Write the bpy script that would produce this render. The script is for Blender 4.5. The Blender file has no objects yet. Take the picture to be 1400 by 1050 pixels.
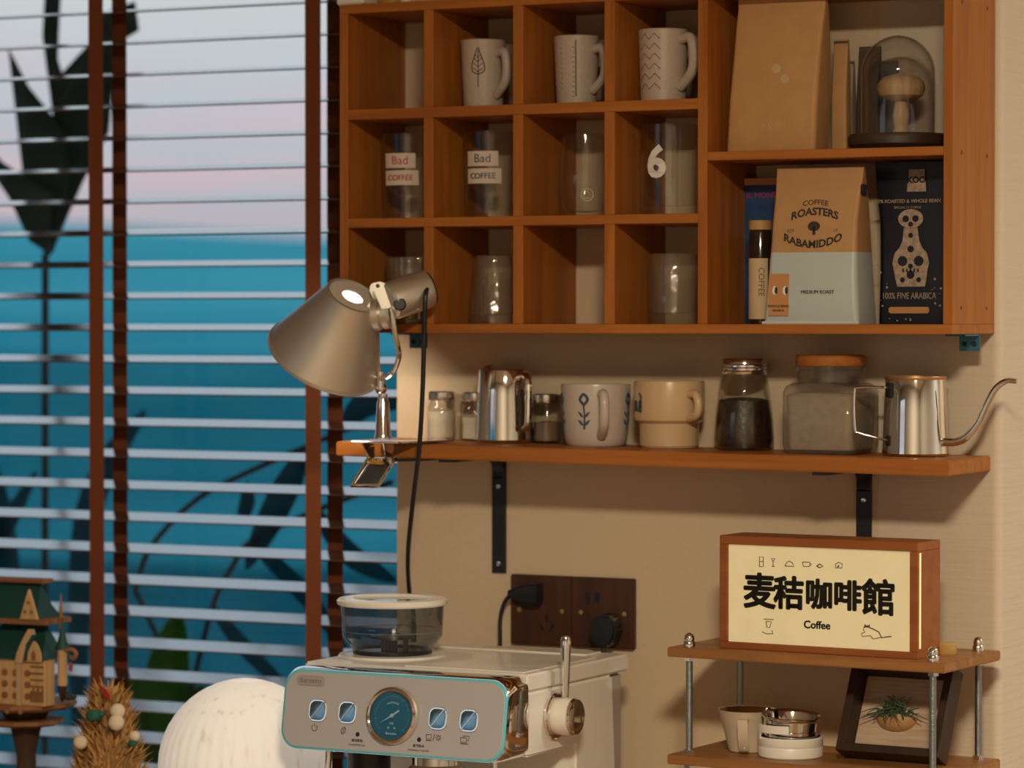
import bpy, bmesh, math, random
from math import pi, sin, cos, tan, radians, sqrt
from mathutils import Vector, Matrix

random.seed(7)
scene = bpy.context.scene
COL = scene.collection

# ------------------------------------------------------------------ camera
cam_d = bpy.data.cameras.new('camera')
cam = bpy.data.objects.new('camera', cam_d)
COL.objects.link(cam)
cam.location = (1.86, -3.64, 1.68)
cam.rotation_euler = (radians(90 - 1.198), 0, radians(27.0))
cam_d.sensor_width = 36.0
cam_d.lens = 36.0 * 4400.0 / 1400.0
cam_d.clip_end = 2000
cam_d.dof.use_dof = True
cam_d.dof.focus_distance = 3.72
cam_d.dof.aperture_fstop = 4.0
scene.camera = cam

# ------------------------------------------------------------------ view
vs = scene.view_settings
vs.view_transform = 'Standard'
vs.look = 'None'
vs.exposure = 0.0
vs.gamma = 1.0
vs.use_curve_mapping = False
try:
    scene.cycles.use_denoising = True
    scene.cycles.max_bounces = 12
    scene.cycles.transparent_max_bounces = 24
    scene.cycles.caustics_reflective = False
    scene.cycles.caustics_refractive = False
    scene.cycles.sample_clamp_indirect = 4.0
except Exception:
    pass

# ------------------------------------------------------------------ world: overcast dusk sky
wd = bpy.data.worlds.new('dusk_sky')
scene.world = wd
wd.use_nodes = True
nt = wd.node_tree
nt.nodes.clear()
def N(t, typ, **kw):
    n = t.nodes.new(typ)
    for k, v in kw.items():
        setattr(n, k, v)
    return n
wo = N(nt, 'ShaderNodeOutputWorld')
bg = N(nt, 'ShaderNodeBackground')
tc = N(nt, 'ShaderNodeTexCoord')
sep = N(nt, 'ShaderNodeSeparateXYZ')
nt.links.new(tc.outputs['Generated'], sep.inputs[0])
ramp = N(nt, 'ShaderNodeValToRGB')
cr = ramp.color_ramp
cr.elements[0].position = 0.0
cr.elements[0].color = (.47, .40, .47, 1)
cr.elements[1].position = 1.0
cr.elements[1].color = (.42, .62, .90, 1)
for p, c in ((.03, (.52, .48, .53, 1)), (.06, (.53, .565, .63, 1)), (.10, (.64, .67, .67, 1)), (.25, (.86, 1.0, 1.1, 1)), (.5, (.75, .95, 1.15, 1))):
    e = cr.elements.new(p); e.color = c
nt.links.new(sep.outputs[2], ramp.inputs[0])
mp = N(nt, 'ShaderNodeMapping')
mp.inputs['Scale'].default_value = (5, 5, 60)
nt.links.new(tc.outputs['Generated'], mp.inputs[0])
nz = N(nt, 'ShaderNodeTexNoise')
nz.inputs['Scale'].default_value = 2.2
nz.inputs['Detail'].default_value = 3
nt.links.new(mp.outputs[0], nz.inputs[0])
cl = N(nt, 'ShaderNodeValToRGB')
cl.color_ramp.elements[0].position = .44
cl.color_ramp.elements[1].position = .62
nt.links.new(nz.outputs[0], cl.inputs[0])
lowm = N(nt, 'ShaderNodeMapRange')
lowm.inputs[1].default_value = .10
lowm.inputs[2].default_value = .02
lowm.inputs[3].default_value = 0
lowm.inputs[4].default_value = .75
nt.links.new(sep.outputs[2], lowm.inputs[0])
mul = N(nt, 'ShaderNodeMath', operation='MULTIPLY')
nt.links.new(cl.outputs[0], mul.inputs[0])
nt.links.new(lowm.outputs[0], mul.inputs[1])
mx = N(nt, 'ShaderNodeMixRGB')
mx.inputs[2].default_value = (.78, .50, .52, 1)
nt.links.new(mul.outputs[0], mx.inputs[0])
nt.links.new(ramp.outputs[0], mx.inputs[1])
nt.links.new(mx.outputs[0], bg.inputs[0])
bg.inputs[1].default_value = 1.0
nt.links.new(bg.outputs[0], wo.inputs[0])

# ------------------------------------------------------------------ ceiling light positions (fixtures are built below)
KITCHEN_LAMP = (1.55, -2.75, 2.62)
HALL_LAMP = (2.6, 0.5, 2.62)
KITCHEN_W = 99.0
HALL_W = 35.0
WARM = (1.0, .86, .61)
WARM2 = (1.0, 1.0, .86)

# ================================================================== helpers
def lerp(a, b, t): return a + (b - a) * t

class B:
    """collects verts and faces for one mesh"""
    def __init__(s): s.v = []; s.f = []
    def add(s, vs, fs, M=None):
        n = len(s.v)
        s.v += [tuple(M @ Vector(p)) for p in vs] if M is not None else [tuple(p) for p in vs]
        s.f += [tuple(i + n for i in f) for f in fs]
        return s
    def box(s, x0, x1, y0, y1, z0, z1, M=None):
        v = [(x0,y0,z0),(x1,y0,z0),(x1,y1,z0),(x0,y1,z0),(x0,y0,z1),(x1,y0,z1),(x1,y1,z1),(x0,y1,z1)]
        return s.add(v, [(0,3,2,1),(4,5,6,7),(0,1,5,4),(1,2,6,5),(2,3,7,6),(3,0,4,7)], M)
    def lathe(s, prof, seg=32, M=None, closed=False, mod=None):
        v = []; f = []; rows = []
        for k, (r, z) in enumerate(prof):
            if abs(r) < 1e-6:
                rows.append([len(v)]); v.append((0, 0, z))
            else:
                row = []
                for i in range(seg):
                    a = 2 * pi * i / seg
                    rr = r * (mod(a, k) if mod else 1)
                    row.append(len(v)); v.append((rr * cos(a), rr * sin(a), z))
                rows.append(row)
        pairs = list(zip(rows, rows[1:]))
        if closed: pairs.append((rows[-1], rows[0]))
        for A, C in pairs:
            if len(A) == 1 and len(C) == 1: continue
            for i in range(seg):
                j = (i + 1) % seg
                if len(A) == 1: f.append((A[0], C[j], C[i]))
                elif len(C) == 1: f.append((A[i], A[j], C[0]))
                else: f.append((A[i], A[j], C[j], C[i]))
        if not closed:
            if len(rows[0]) > 1: f.append(tuple(reversed(rows[0])))
            if len(rows[-1]) > 1: f.append(tuple(rows[-1]))
        return s.add(v, f, M)
    def tube(s, pts, r, seg=8, M=None, closed=False):
        pts = [Vector(p) for p in pts]; n = len(pts)
        rs = r if isinstance(r, (list, tuple)) else [r] * n
        v = []; f = []; up = None
        for i, p in enumerate(pts):
            if closed: t = pts[(i + 1) % n] - pts[i - 1]
            else: t = pts[min(i + 1, n - 1)] - pts[max(i - 1, 0)]
            t.normalize()
            if up is None:
                up = Vector((0, 0, 1)) if abs(t.z) < .9 else Vector((1, 0, 0))
            a = t.cross(up)
            if a.length < 1e-6: a = t.cross(Vector((0, 1, 0)))
            a.normalize(); b = a.cross(t).normalized(); up = b
            for k in range(seg):
                q = 2 * pi * k / seg
                v.append(p + a * (rs[i] * cos(q)) + b * (rs[i] * sin(q)))
        m = n if closed else n - 1
        for i in range(m):
            for k in range(seg):
                i2 = (i + 1) % n; k2 = (k + 1) % seg
                f.append((i * seg + k, i * seg + k2, i2 * seg + k2, i2 * seg + k))
        if not closed:
            f.append(tuple(range(seg - 1, -1, -1)))
            f.append(tuple((n - 1) * seg + k for k in range(seg)))
        return s.add(v, f, M)
    def prism(s, poly, z0, z1, M=None):
        n = len(poly)
        v = [(x, y, z0) for x, y in poly] + [(x, y, z1) for x, y in poly]
        f = [tuple(range(n - 1, -1, -1)), tuple(range(n, 2 * n))]
        f += [(i, (i + 1) % n, n + (i + 1) % n, n + i) for i in range(n)]
        return s.add(v, f, M)
    def loft(s, rings, M=None, cap=True):
        n = len(rings[0]); v = [p for r in rings for p in r]; f = []
        for k in range(len(rings) - 1):
            for i in range(n):
                j = (i + 1) % n
                f.append((k*n+i, k*n+j, (k+1)*n+j, (k+1)*n+i))
        if cap:
            f.append(tuple(range(n - 1, -1, -1)))
            f.append(tuple((len(rings) - 1) * n + i for i in range(n)))
        return s.add(v, f, M)
    def ball(s, c, r, seg=16, rings=10, sc=(1, 1, 1)):
        prof = [(r * sin(pi * k / rings), -r * cos(pi * k / rings)) for k in range(rings + 1)]
        prof[0] = (0, -r); prof[-1] = (0, r)
        return s.lathe(prof, seg, Matrix.Translation(c) @ Matrix.Diagonal((*sc, 1)))

def T(x, y, z): return Matrix.Translation((x, y, z))
def RX(d): return Matrix.Rotation(radians(d), 4, 'X')
def RY(d): return Matrix.Rotation(radians(d), 4, 'Y')
def RZ(d): return Matrix.Rotation(radians(d), 4, 'Z')
FRONT = RX(90)          # plan xy -> world x,z with the face looking towards -y
def axis_to(d):
    """matrix turning +z to direction d"""
    return Vector((0, 0, 1)).rotation_difference(Vector(d).normalized()).to_matrix().to_4x4()
def spline(pts, n=8):
    P = [Vector(p) for p in pts]; out = []
    for i in range(len(P) - 1):
        p0 = P[max(i - 1, 0)]; p1 = P[i]; p2 = P[i + 1]; p3 = P[min(i + 2, len(P) - 1)]
        for k in range(n):
            t = k / n
            out.append(.5 * ((2*p1) + (p2-p0)*t + (2*p0-5*p1+4*p2-p3)*t*t + (3*p1-p0-3*p2+p3)*t**3))
    out.append(P[-1]); return out
def rrect(w, h, r, n=6, cx=0, cy=0):
    o = []
    for sx, sy, a0 in ((1, 1, 0), (-1, 1, 90), (-1, -1, 180), (1, -1, 270)):
        for k in range(n + 1):
            a = radians(a0 + 90 * k / n)
            o.append((cx + sx * (w / 2 - r) + r * cos(a), cy + sy * (h / 2 - r) + r * sin(a)))
    return o
def circ(r, n=24, cx=0, cy=0): return [(cx + r * cos(2*pi*k/n), cy + r * sin(2*pi*k/n)) for k in range(n)]

def mesh_from(name, b, smooth=True, bevel=0, bseg=2, ang=35):
    me = bpy.data.meshes.new(name)
    me.from_pydata(b.v, [], b.f)
    bm = bmesh.new(); bm.from_mesh(me)
    bmesh.ops.remove_doubles(bm, verts=bm.verts, dist=1e-7)
    bmesh.ops.recalc_face_normals(bm, faces=bm.faces)
    if bevel:
        es = [e for e in bm.edges if len(e.link_faces) == 2 and e.calc_face_angle(0) > radians(30)]
        bmesh.ops.bevel(bm, geom=es, offset=bevel, segments=bseg, affect='EDGES', clamp_overlap=True)
    bm.to_mesh(me); bm.free()
    if smooth:
        me.shade_smooth()
        me.set_sharp_from_angle(angle=radians(ang))
    return me
def obj(name, b, mat, parent=None, smooth=True, bevel=0, label=None, bseg=2, ang=35, M=None):
    me = b if isinstance(b, bpy.types.Mesh) else mesh_from(name, b, smooth, bevel, bseg, ang)
    if not me.materials: me.materials.append(mat)
    o = bpy.data.objects.new(name, me); COL.objects.link(o)
    if parent: o.parent = parent
    if M is not None: o.matrix_local = M
    if label: o['label'] = label
    return o
def tag(o, label, cat, group=None):
    o['label'] = label; o['category'] = cat
    if group: o['group'] = group
    return o
def struct(o): o['kind'] = 'structure'; return o
def thing(name, label, cat, loc=(0, 0, 0), rz=0, group=None):
    o = bpy.data.objects.new(name, None); COL.objects.link(o)
    o.empty_display_size = .02
    o.location = loc; o.rotation_euler = (0, 0, radians(rz))
    return tag(o, label, cat, group)
def text(s, size, mat, M, parent, name='lettering', thick=.0004, offset=0, align='CENTER', bend=0, sx=1.0, label=None, space=1.0, bold=0):
    cu = bpy.data.curves.new(name, 'FONT')
    cu.body = s; cu.size = size; cu.align_x = align; cu.align_y = 'CENTER'
    cu.extrude = thick; cu.offset = offset; cu.resolution_u = 3; cu.space_character = space
    t = bpy.data.objects.new(name, cu); COL.objects.link(t)
    bpy.context.view_layer.update()
    me = bpy.data.meshes.new_from_object(t.evaluated_get(bpy.context.evaluated_depsgraph_get()))
    bpy.data.objects.remove(t); bpy.data.curves.remove(cu)
    for v in me.vertices:
        v.co.x *= sx
        if bend: v.co.y += bend * v.co.x * v.co.x
    me.materials.clear()
    if bold:            # thicken the strokes: the same outline repeated around a small circle
        b = B(); vs_ = [v.co.copy() for v in me.vertices]; fs_ = [tuple(p.vertices) for p in me.polygons]
        for k in range(10):
            q = Vector((bold * cos(2 * pi * k / 10), bold * sin(2 * pi * k / 10), 0))
            b.add([v + q for v in vs_], fs_)
        bpy.data.meshes.remove(me)
        me = bpy.data.meshes.new(name); me.from_pydata(b.v, [], b.f)
    return obj(name, me, mat, parent, M=M, label=label)

# ================================================================== materials
def mat_base(name):
    m = bpy.data.materials.new(name); m.use_nodes = True
    return m, m.node_tree, m.node_tree.nodes['Principled BSDF']
def plain(name, col, rough=.5, metal=0, spec=.5, coat=0, bump=0, bscale=60, vary=0, emit=None, es=0, ior=1.5, aniso=0):
    m, t, p = mat_base(name)
    p.inputs['Base Color'].default_value = (*col, 1)
    p.inputs['Roughness'].default_value = rough
    p.inputs['Metallic'].default_value = metal
    p.inputs['Specular IOR Level'].default_value = spec
    p.inputs['Coat Weight'].default_value = coat
    p.inputs['IOR'].default_value = ior
    if aniso: p.inputs['Anisotropic'].default_value = aniso
    if emit:
        p.inputs['Emission Color'].default_value = (*emit, 1); p.inputs['Emission Strength'].default_value = es
    if bump or vary:
        c = N(t, 'ShaderNodeTexCoord'); n = N(t, 'ShaderNodeTexNoise')
        n.inputs['Scale'].default_value = bscale; n.inputs['Detail'].default_value = 4
        t.links.new(c.outputs['Object'], n.inputs[0])
        if bump:
            b = N(t, 'ShaderNodeBump'); b.inputs['Strength'].default_value = bump; b.inputs['Distance'].default_value = .001
            t.links.new(n.outputs[0], b.inputs['Height']); t.links.new(b.outputs[0], p.inputs['Normal'])
        if vary:
            r = N(t, 'ShaderNodeValToRGB')
            r.color_ramp.elements[0].color = (*[c_ * (1 - vary) for c_ in col], 1); r.color_ramp.elements[0].position = .3
            r.color_ramp.elements[1].color = (*[min(1, c_ * (1 + vary)) for c_ in col], 1); r.color_ramp.elements[1].position = .7
            t.links.new(n.outputs[0], r.inputs[0]); t.links.new(r.outputs[0], p.inputs['Base Color'])
    return m
def wood(name, c1, c2, axis='X', rough=.45, scale=1.0, spec=.4):
    m, t, p = mat_base(name)
    c = N(t, 'ShaderNodeTexCoord'); mp = N(t, 'ShaderNodeMapping')
    s = {'X': (4, 60, 60), 'Y': (60, 4, 60), 'Z': (60, 60, 4)}[axis]
    mp.inputs['Scale'].default_value = [q * scale for q in s]
    n = N(t, 'ShaderNodeTexNoise'); n.inputs['Scale'].default_value = 1.0; n.inputs['Detail'].default_value = 5; n.inputs['Distortion'].default_value = .6
    r = N(t, 'ShaderNodeValToRGB')
    r.color_ramp.elements[0].position = .3; r.color_ramp.elements[0].color = (*c1, 1)
    r.color_ramp.elements[1].position = .72; r.color_ramp.elements[1].color = (*c2, 1)
    t.links.new(c.outputs['Object'], mp.inputs[0]); t.links.new(mp.outputs[0], n.inputs[0])
    t.links.new(n.outputs[0], r.inputs[0]); t.links.new(r.outputs[0], p.inputs['Base Color'])
    b = N(t, 'ShaderNodeBump'); b.inputs['Strength'].default_value = .12; b.inputs['Distance'].default_value = .0006
    t.links.new(n.outputs[0], b.inputs['Height']); t.links.new(b.outputs[0], p.inputs['Normal'])
    p.inputs['Roughness'].default_value = rough; p.inputs['Specular IOR Level'].default_value = spec
    return m
def glass(name, tint=(1, 1, 1), f0=.04, rough=0.0, body=0, body_col=(.8, .8, .8), bump=0, bscale=80):
    """thin glass wall: clear with Schlick reflection"""
    m = bpy.data.materials.new(name); m.use_nodes = True; t = m.node_tree; t.nodes.clear()
    o = N(t, 'ShaderNodeOutputMaterial'); tr = N(t, 'ShaderNodeBsdfTransparent'); gl = N(t, 'ShaderNodeBsdfGlossy')
    tr.inputs[0].default_value = (*tint, 1); gl.inputs['Roughness'].default_value = rough
    lw = N(t, 'ShaderNodeLayerWeight'); lw.inputs[0].default_value = .5
    pw = N(t, 'ShaderNodeMath', operation='POWER'); pw.inputs[1].default_value = 4.0
    mr = N(t, 'ShaderNodeMapRange'); mr.inputs[3].default_value = f0; mr.inputs[4].default_value = .9
    t.links.new(lw.outputs['Facing'], pw.inputs[0]); t.links.new(pw.outputs[0], mr.inputs[0])
    mix = N(t, 'ShaderNodeMixShader')
    t.links.new(mr.outputs[0], mix.inputs[0]); t.links.new(gl.outputs[0], mix.inputs[2])
    if body:
        d = N(t, 'ShaderNodeBsdfDiffuse'); d.inputs[0].default_value = (*body_col, 1)
        m2 = N(t, 'ShaderNodeMixShader'); m2.inputs[0].default_value = body
        t.links.new(tr.outputs[0], m2.inputs[1]); t.links.new(d.outputs[0], m2.inputs[2]); t.links.new(m2.outputs[0], mix.inputs[1])
    else:
        t.links.new(tr.outputs[0], mix.inputs[1])
    if bump:
        c = N(t, 'ShaderNodeTexCoord'); n = N(t, 'ShaderNodeTexNoise'); n.inputs['Scale'].default_value = bscale
        b = N(t, 'ShaderNodeBump'); b.inputs['Strength'].default_value = bump; b.inputs['Distance'].default_value = .002
        t.links.new(c.outputs['Object'], n.inputs[0]); t.links.new(n.outputs[0], b.inputs['Height']); t.links.new(b.outputs[0], gl.inputs['Normal'])
    t.links.new(mix.outputs[0], o.inputs[0])
    return m

H1, H2 = (.31, .092, .012), (.46, .158, .024)
W = {}
W['honeyX'] = wood('honey_wood_along_x', H1, H2, 'X')
W['honeyY'] = wood('honey_wood_along_y', H1, H2, 'Y')
W['honeyZ'] = wood('honey_wood_along_z', H1, H2, 'Z')
W['rack'] = wood('oiled_pine', (.26, .105, .03), (.42, .19, .06), 'X', .4)
W['signwood'] = wood('red_brown_wood', (.26, .075, .018), (.36, .115, .03), 'X', .4)
W['walnut'] = wood('dark_walnut', (.045, .016, .008), (.085, .03, .014), 'Z', .45)
W['blackwood'] = wood('dark_stained_wood', (.022, .01, .007), (.045, .02, .012), 'Z', .5)
W['darkbase'] = wood('dark_turned_wood', (.03, .016, .011), (.055, .03, .02), 'X', .5)
W['ply'] = wood('laser_cut_plywood', (.50, .30, .13), (.66, .42, .20), 'Z', .6)
W['plydark'] = wood('scorched_plywood', (.22, .09, .035), (.33, .15, .06), 'X', .6)
W['mushroom'] = wood('turned_beech', (.52, .33, .18), (.62, .42, .25), 'Z', .5)
W['counter'] = wood('worktop_wood', (.30, .17, .08), (.40, .24, .12), 'X', .4)
W['linen'] = wood('woven_backing', (.42, .28, .19), (.60, .44, .32), 'X', .8, 2.5)
W['lid'] = wood('lid_wood', (.42, .22, .08), (.52, .29, .12), 'X', .5)
WALL = plain('beige_wall_paint', (.67, .515, .355), .75, bump=.25, bscale=140, vary=.02)
M_ = plain
CHROME = M_('polished_steel', (.82, .78, .74), .06, 1)
CHROME2 = M_('bright_chrome', (.80, .78, .76), .10, 1)
BRUSHED = M_('brushed_aluminium', (.74, .69, .63), .36, .85, aniso=.3)
STEELROD = M_('zinc_rod', (.32, .36, .38), .35, 1, bump=.6, bscale=700)
BLACKM = M_('black_iron', (.012, .013, .018), .4, 0, bump=.2, bscale=300)
BLACKP = M_('black_plastic', (.010, .011, .016), .35)
BRASS = M_('brass', (.72, .46, .16), .3, 1)
BLUEM = M_('blue_zinc_bracket', (.06, .20, .30), .4, .6)
CREAM = M_('cream_enamel', (.86, .81, .74), .35, coat=.3)
CREAMM = M_('cream_powder_coat', (.66, .53, .40), .45)
TAUPE = M_('taupe_panel', (.60, .57, .57), .42, .35)
TEAL = M_('teal_trim', (.11, .62, .80), .25, 0, coat=.5)
DIAL = M_('dial_blue_reflection', (.006, .105, .19), .6, spec=.1)  # blue window reflection put into the dial's own colour
INK = M_('dark_ink', (.03, .027, .025), .7)
GREYINK = M_('grey_ink', (.20, .165, .14), .7)
WHITEP = M_('white_paint', (.80, .76, .70), .5)
STONE = M_('stoneware', (.52, .42, .35), .5, vary=.06, bscale=200)
STONE2 = M_('speckled_stoneware', (.56, .45, .36), .4, vary=.05, bscale=260)
GLAZE = M_('glazed_white', (.60, .51, .44), .3, coat=.3)
YELLOWC = M_('mustard_cream_glaze', (.64, .44, .25), .3, coat=.3)
NAVY = M_('navy_print', (.03, .05, .09), .5)
KRAFT = M_('kraft_paper', (.52, .28, .11), .6, bump=.25, bscale=50, vary=.06)
KRAFT2 = M_('kraft_upper', (.50, .27, .115), .55, bump=.25, bscale=45, vary=.05)
PALEBLUE = M_('pale_blue_foil', (.50, .56, .56), .38, bump=.35, bscale=38)
BAGBLACK = M_('black_foil_bag', (.008, .010, .020), .35, bump=.3, bscale=40)
PRINT = M_('beige_print', (.38, .28, .20), .6, vary=.3, bscale=160)
PRINT2 = M_('orange_print', (.55, .25, .09), .6)
BOOKBLUE = M_('deep_blue_card', (.01, .05, .16), .5, vary=.5, bscale=30)
RED = M_('red_print', (.45, .03, .02), .6)
GREEN = M_('green_felt', (.01, .11, .07), .8)
LABELW = M_('paper_label', (.66, .55, .46), .7)
BEANS = M_('roasted_beans', (.035, .016, .009), .4, bump=1, bscale=160, vary=.5)
SALT = M_('pale_powder', (.62, .54, .42), .9)
GLASSC = glass('clear_glass', (.97, .97, .96))
GLASSR = glass('rippled_glass', (.93, .92, .90), bump=.8, bscale=70, f0=.06, body=.10, body_col=(.50, .40, .30))
GLASSRIB = glass('seeded_jar_glass', (.93, .91, .88), bump=.6, bscale=110, body=.20, body_col=(.50, .42, .34))
GLASSD = glass('dome_glass', (.95, .94, .93), f0=.05)
SMOKE = glass('smoked_plastic', (.72, .74, .75), f0=.05)
PANE = glass('window_glass', (.97, .985, .99), f0=.015)
SLAT = M_('glossy_brown_slat', (.085, .040, .024), .16, 0, spec=.5, ior=2.6)
TAPE = M_('rust_ladder_tape', (.185, .045, .010), .85, bump=.4, bscale=500)
ROOFG = M_('dark_green_roof', (.006, .052, .046), .6)
WHEAT = M_('dry_wheat', (.55, .30, .10), .75, vary=.3, bscale=30)
POM = M_('white_felt_ball', (.72, .60, .44), .9, bump=.4, bscale=300)
AIRP = M_('air_plant_green', (.05, .09, .05), .6, vary=.4, bscale=60)
LEAFD = M_('dusk_leaf', (.012, .055, .052), .45, vary=.35, bscale=14)
LEAFG = M_('bright_leaf', (.06, .20, .025), .5, vary=.3, bscale=14)
STEMM = M_('plant_stem', (.010, .04, .05), .6)
LEAFT = M_('teal_leaf', (.012, .10, .12), .4, vary=.3, bscale=12)
def translucent(m, col, f):
    t_ = m.node_tree; p_ = t_.nodes['Principled BSDF']; o_ = t_.nodes['Material Output']
    tr_ = N(t_, 'ShaderNodeBsdfTranslucent'); tr_.inputs[0].default_value = (*col, 1); mm = N(t_, 'ShaderNodeMixShader'); mm.inputs[0].default_value = f
    t_.links.new(p_.outputs[0], mm.inputs[1]); t_.links.new(tr_.outputs[0], mm.inputs[2]); t_.links.new(mm.outputs[0], o_.inputs[0])
translucent(LEAFT, (.02, .20, .25), .75); translucent(LEAFG, (.05, .26, .05), .6)

ROOMW = plain('greige_room_paint', (.46, .43, .39), .8, bump=.1)

# ================================================================== room shell
# back wall: pier behind the shelves, window to its left, open hall to its right
b = B()
b.box(-.1615, .50, 0, .22, 0, 2.7)
b.box(-3.0, -1.95, 0, .22, 0, 2.7)
b.box(-1.95, -.1615, 0, .22, 0, .84)
b.box(-1.95, -.1615, 0, .22, 2.44, 2.7)
struct(obj('wall_back', b, WALL, smooth=False))
# outer corner and the return wall that runs away beside the cabinet (ribbed wallpaper)
mw, tw, pw_ = mat_base('ribbed_wallpaper')
pw_.inputs['Base Color'].default_value = (.68, .57, .45, 1); pw_.inputs['Roughness'].default_value = .7
c_ = N(tw, 'ShaderNodeTexCoord'); mp_ = N(tw, 'ShaderNodeMapping'); mp_.inputs['Scale'].default_value = (6, 6, 110)
n_ = N(tw, 'ShaderNodeTexNoise'); n_.inputs['Scale'].default_value = 1.0; n_.inputs['Detail'].default_value = 2
b_ = N(tw, 'ShaderNodeBump'); b_.inputs['Strength'].default_value = .6; b_.inputs['Distance'].default_value = .002
tw.links.new(c_.outputs['Object'], mp_.inputs[0]); tw.links.new(mp_.outputs[0], n_.inputs[0])
tw.links.new(n_.outputs[0], b_.inputs['Height']); tw.links.new(b_.outputs[0], pw_.inputs['Normal'])
rc = .012
poly = [(.50, 0)] + [(.652 - rc + rc * sin(radians(a)), rc - rc * cos(radians(a))) for a in range(0, 91, 15)] + [(.652, 1.7), (.50, 1.7)]
struct(obj('wall_return', B().prism(poly, 0, 2.7), mw))
struct(obj('wall_hall', B().box(.652, 3.5, 1.7, 1.85, 0, 2.7), WALL, smooth=False))
struct(obj('wall_right', B().box(3.5, 3.65, -4.3, 1.85, 0, 2.7), ROOMW, smooth=False))
struct(obj('wall_left', B().box(-3.15, -3.0, -4.3, .22, 0, 2.7), ROOMW, smooth=False))
b = B()
b.box(-3.0, -2.75, -4.35, -4.2, 0, 2.7); b.box(-.90, 3.5, -4.35, -4.2, 0, 2.7)
b.box(-2.75, -.90, -4.35, -4.2, 0, .8); b.box(-2.75, -.90, -4.35, -4.2, 2.3, 2.7)
struct(obj('wall_rear', b, ROOMW, smooth=False))
CEIL = plain('ceiling_paint', (.74, .68, .60), .85, bump=.1)
struct(obj('ceiling', B().box(-3.15, 3.65, -4.35, 1.85, 2.7, 2.8), CEIL, smooth=False))
FLOORM = wood('floor_boards', (.22, .12, .06), (.32, .19, .10), 'X', .4)
struct(obj('floor', B().box(-3.15, 3.65, -4.35, 1.85, -.12, 0), FLOORM, smooth=False))
w1 = struct(obj('window_1', B().box(-1.95, -.1615, .150, .153, .84, 2.44), PANE, smooth=False))
w2 = struct(obj('window_2', B().box(-2.75, -.90, -4.28, -4.277, .8, 2.3), PANE, smooth=False))
b = B()
for x0, x1, z0, z1 in ((-2.75, -2.69, .8, 2.3), (-.96, -.90, .8, 2.3), (-2.69, -.96, .8, .86), (-2.69, -.96, 2.24, 2.3)):
    b.box(x0, x1, -4.30, -4.25, z0, z1)
struct(obj('window_frame', b, plain('dark_window_frame', (.03, .03, .035), .5), w2, smooth=False))
struct(obj('floor_balcony', B().box(-3.0, .5, .22, 1.7, -.12, -.02), plain('balcony_tile', (.12, .13, .14), .6, vary=.2, bscale=8), smooth=False))
# worktop along the wall, below the frame
struct(obj('floor_worktop', B().box(-1.4, .80, -.62, -.002, .85, .89), W['counter'], bevel=.002))
struct(obj('trim_1', B().box(-1.4, .80, -.60, -.03, 0, .85), plain('base_unit_paint', (.45, .38, .31), .5), smooth=False))

# ceiling lamps
def ceiling_lamp(loc, watts, label, size, col):
    t = thing('ceiling_lamp', label, 'ceiling lamp', (loc[0], loc[1], 2.7))
    obj('lamp_body', B().lathe([(0, 0), (size * .56, 0), (size * .58, -.03), (size * .55, -.05), (0, -.05)], 40), WHITEP, t)
    ld = bpy.data.lights.new('ceiling_light', 'AREA'); ld.shape = 'DISK'; ld.size = size; ld.energy = watts; ld.color = col
    lo = bpy.data.objects.new('ceiling_light', ld); COL.objects.link(lo); lo.parent = t; lo.location = (0, 0, -.06)
    return t
ceiling_lamp(KITCHEN_LAMP, KITCHEN_W, 'round white ceiling lamp over the coffee corner', .42, WARM)
ceiling_lamp(HALL_LAMP, HALL_W, 'round white ceiling lamp in the hall beside the wall', .36, WARM2)

# ================================================================== outside: hills at dusk
def terrain(name, r0, r1, e0, e1, nr, na, amp, c1, c2, sc, seed):
    rnd = random.Random(seed); ph = [(rnd.uniform(0, 6.28), rnd.randint(3, 40), rnd.uniform(.3, 1)) for _ in range(14)]
    v = []; f = []
    for i in range(nr + 1):
        t = i / nr; r = r0 * (r1 / r0) ** t
        e = lerp(e0, e1, t ** .8)
        for k in range(na):
            a = 2 * pi * k / na
            h = sum(q * sin(n * a + p + t * 5 * (1 + n * .1)) / (1 + n * .12) for p, n, q in ph) / 5
            v.append((r * cos(a), r * sin(a), 1.68 + r * tan(radians(e + amp * h * (.3 + .7 * t)))))
    for i in range(nr):
        for k in range(na):
            j = (k + 1) % na
            f.append((i*na+k, i*na+j, (i+1)*na+j, (i+1)*na+k))
    m = plain(name + '_foliage_haze', c1, 1.0, spec=0)
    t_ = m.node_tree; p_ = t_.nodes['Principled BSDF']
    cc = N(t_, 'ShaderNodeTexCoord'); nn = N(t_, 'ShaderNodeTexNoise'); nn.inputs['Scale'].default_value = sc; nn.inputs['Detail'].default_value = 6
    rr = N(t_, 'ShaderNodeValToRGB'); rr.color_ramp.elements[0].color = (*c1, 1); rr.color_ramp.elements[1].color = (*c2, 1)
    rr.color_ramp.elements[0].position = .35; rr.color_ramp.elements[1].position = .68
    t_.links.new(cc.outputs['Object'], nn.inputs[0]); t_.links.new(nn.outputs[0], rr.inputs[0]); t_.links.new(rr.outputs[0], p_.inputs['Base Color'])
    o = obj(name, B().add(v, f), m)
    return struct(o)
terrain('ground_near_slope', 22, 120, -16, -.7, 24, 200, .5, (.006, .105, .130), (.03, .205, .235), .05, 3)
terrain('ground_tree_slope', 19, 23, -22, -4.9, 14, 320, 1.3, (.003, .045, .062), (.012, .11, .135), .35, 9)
terrain('ground_hazed_far_hill', 120, 420, -.9, 1.55, 16, 260, .75, (.03, .235, .28), (.09, .40, .42), .012, 5)  # distance haze painted in: paler teal than the darker nearer slopes

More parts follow.
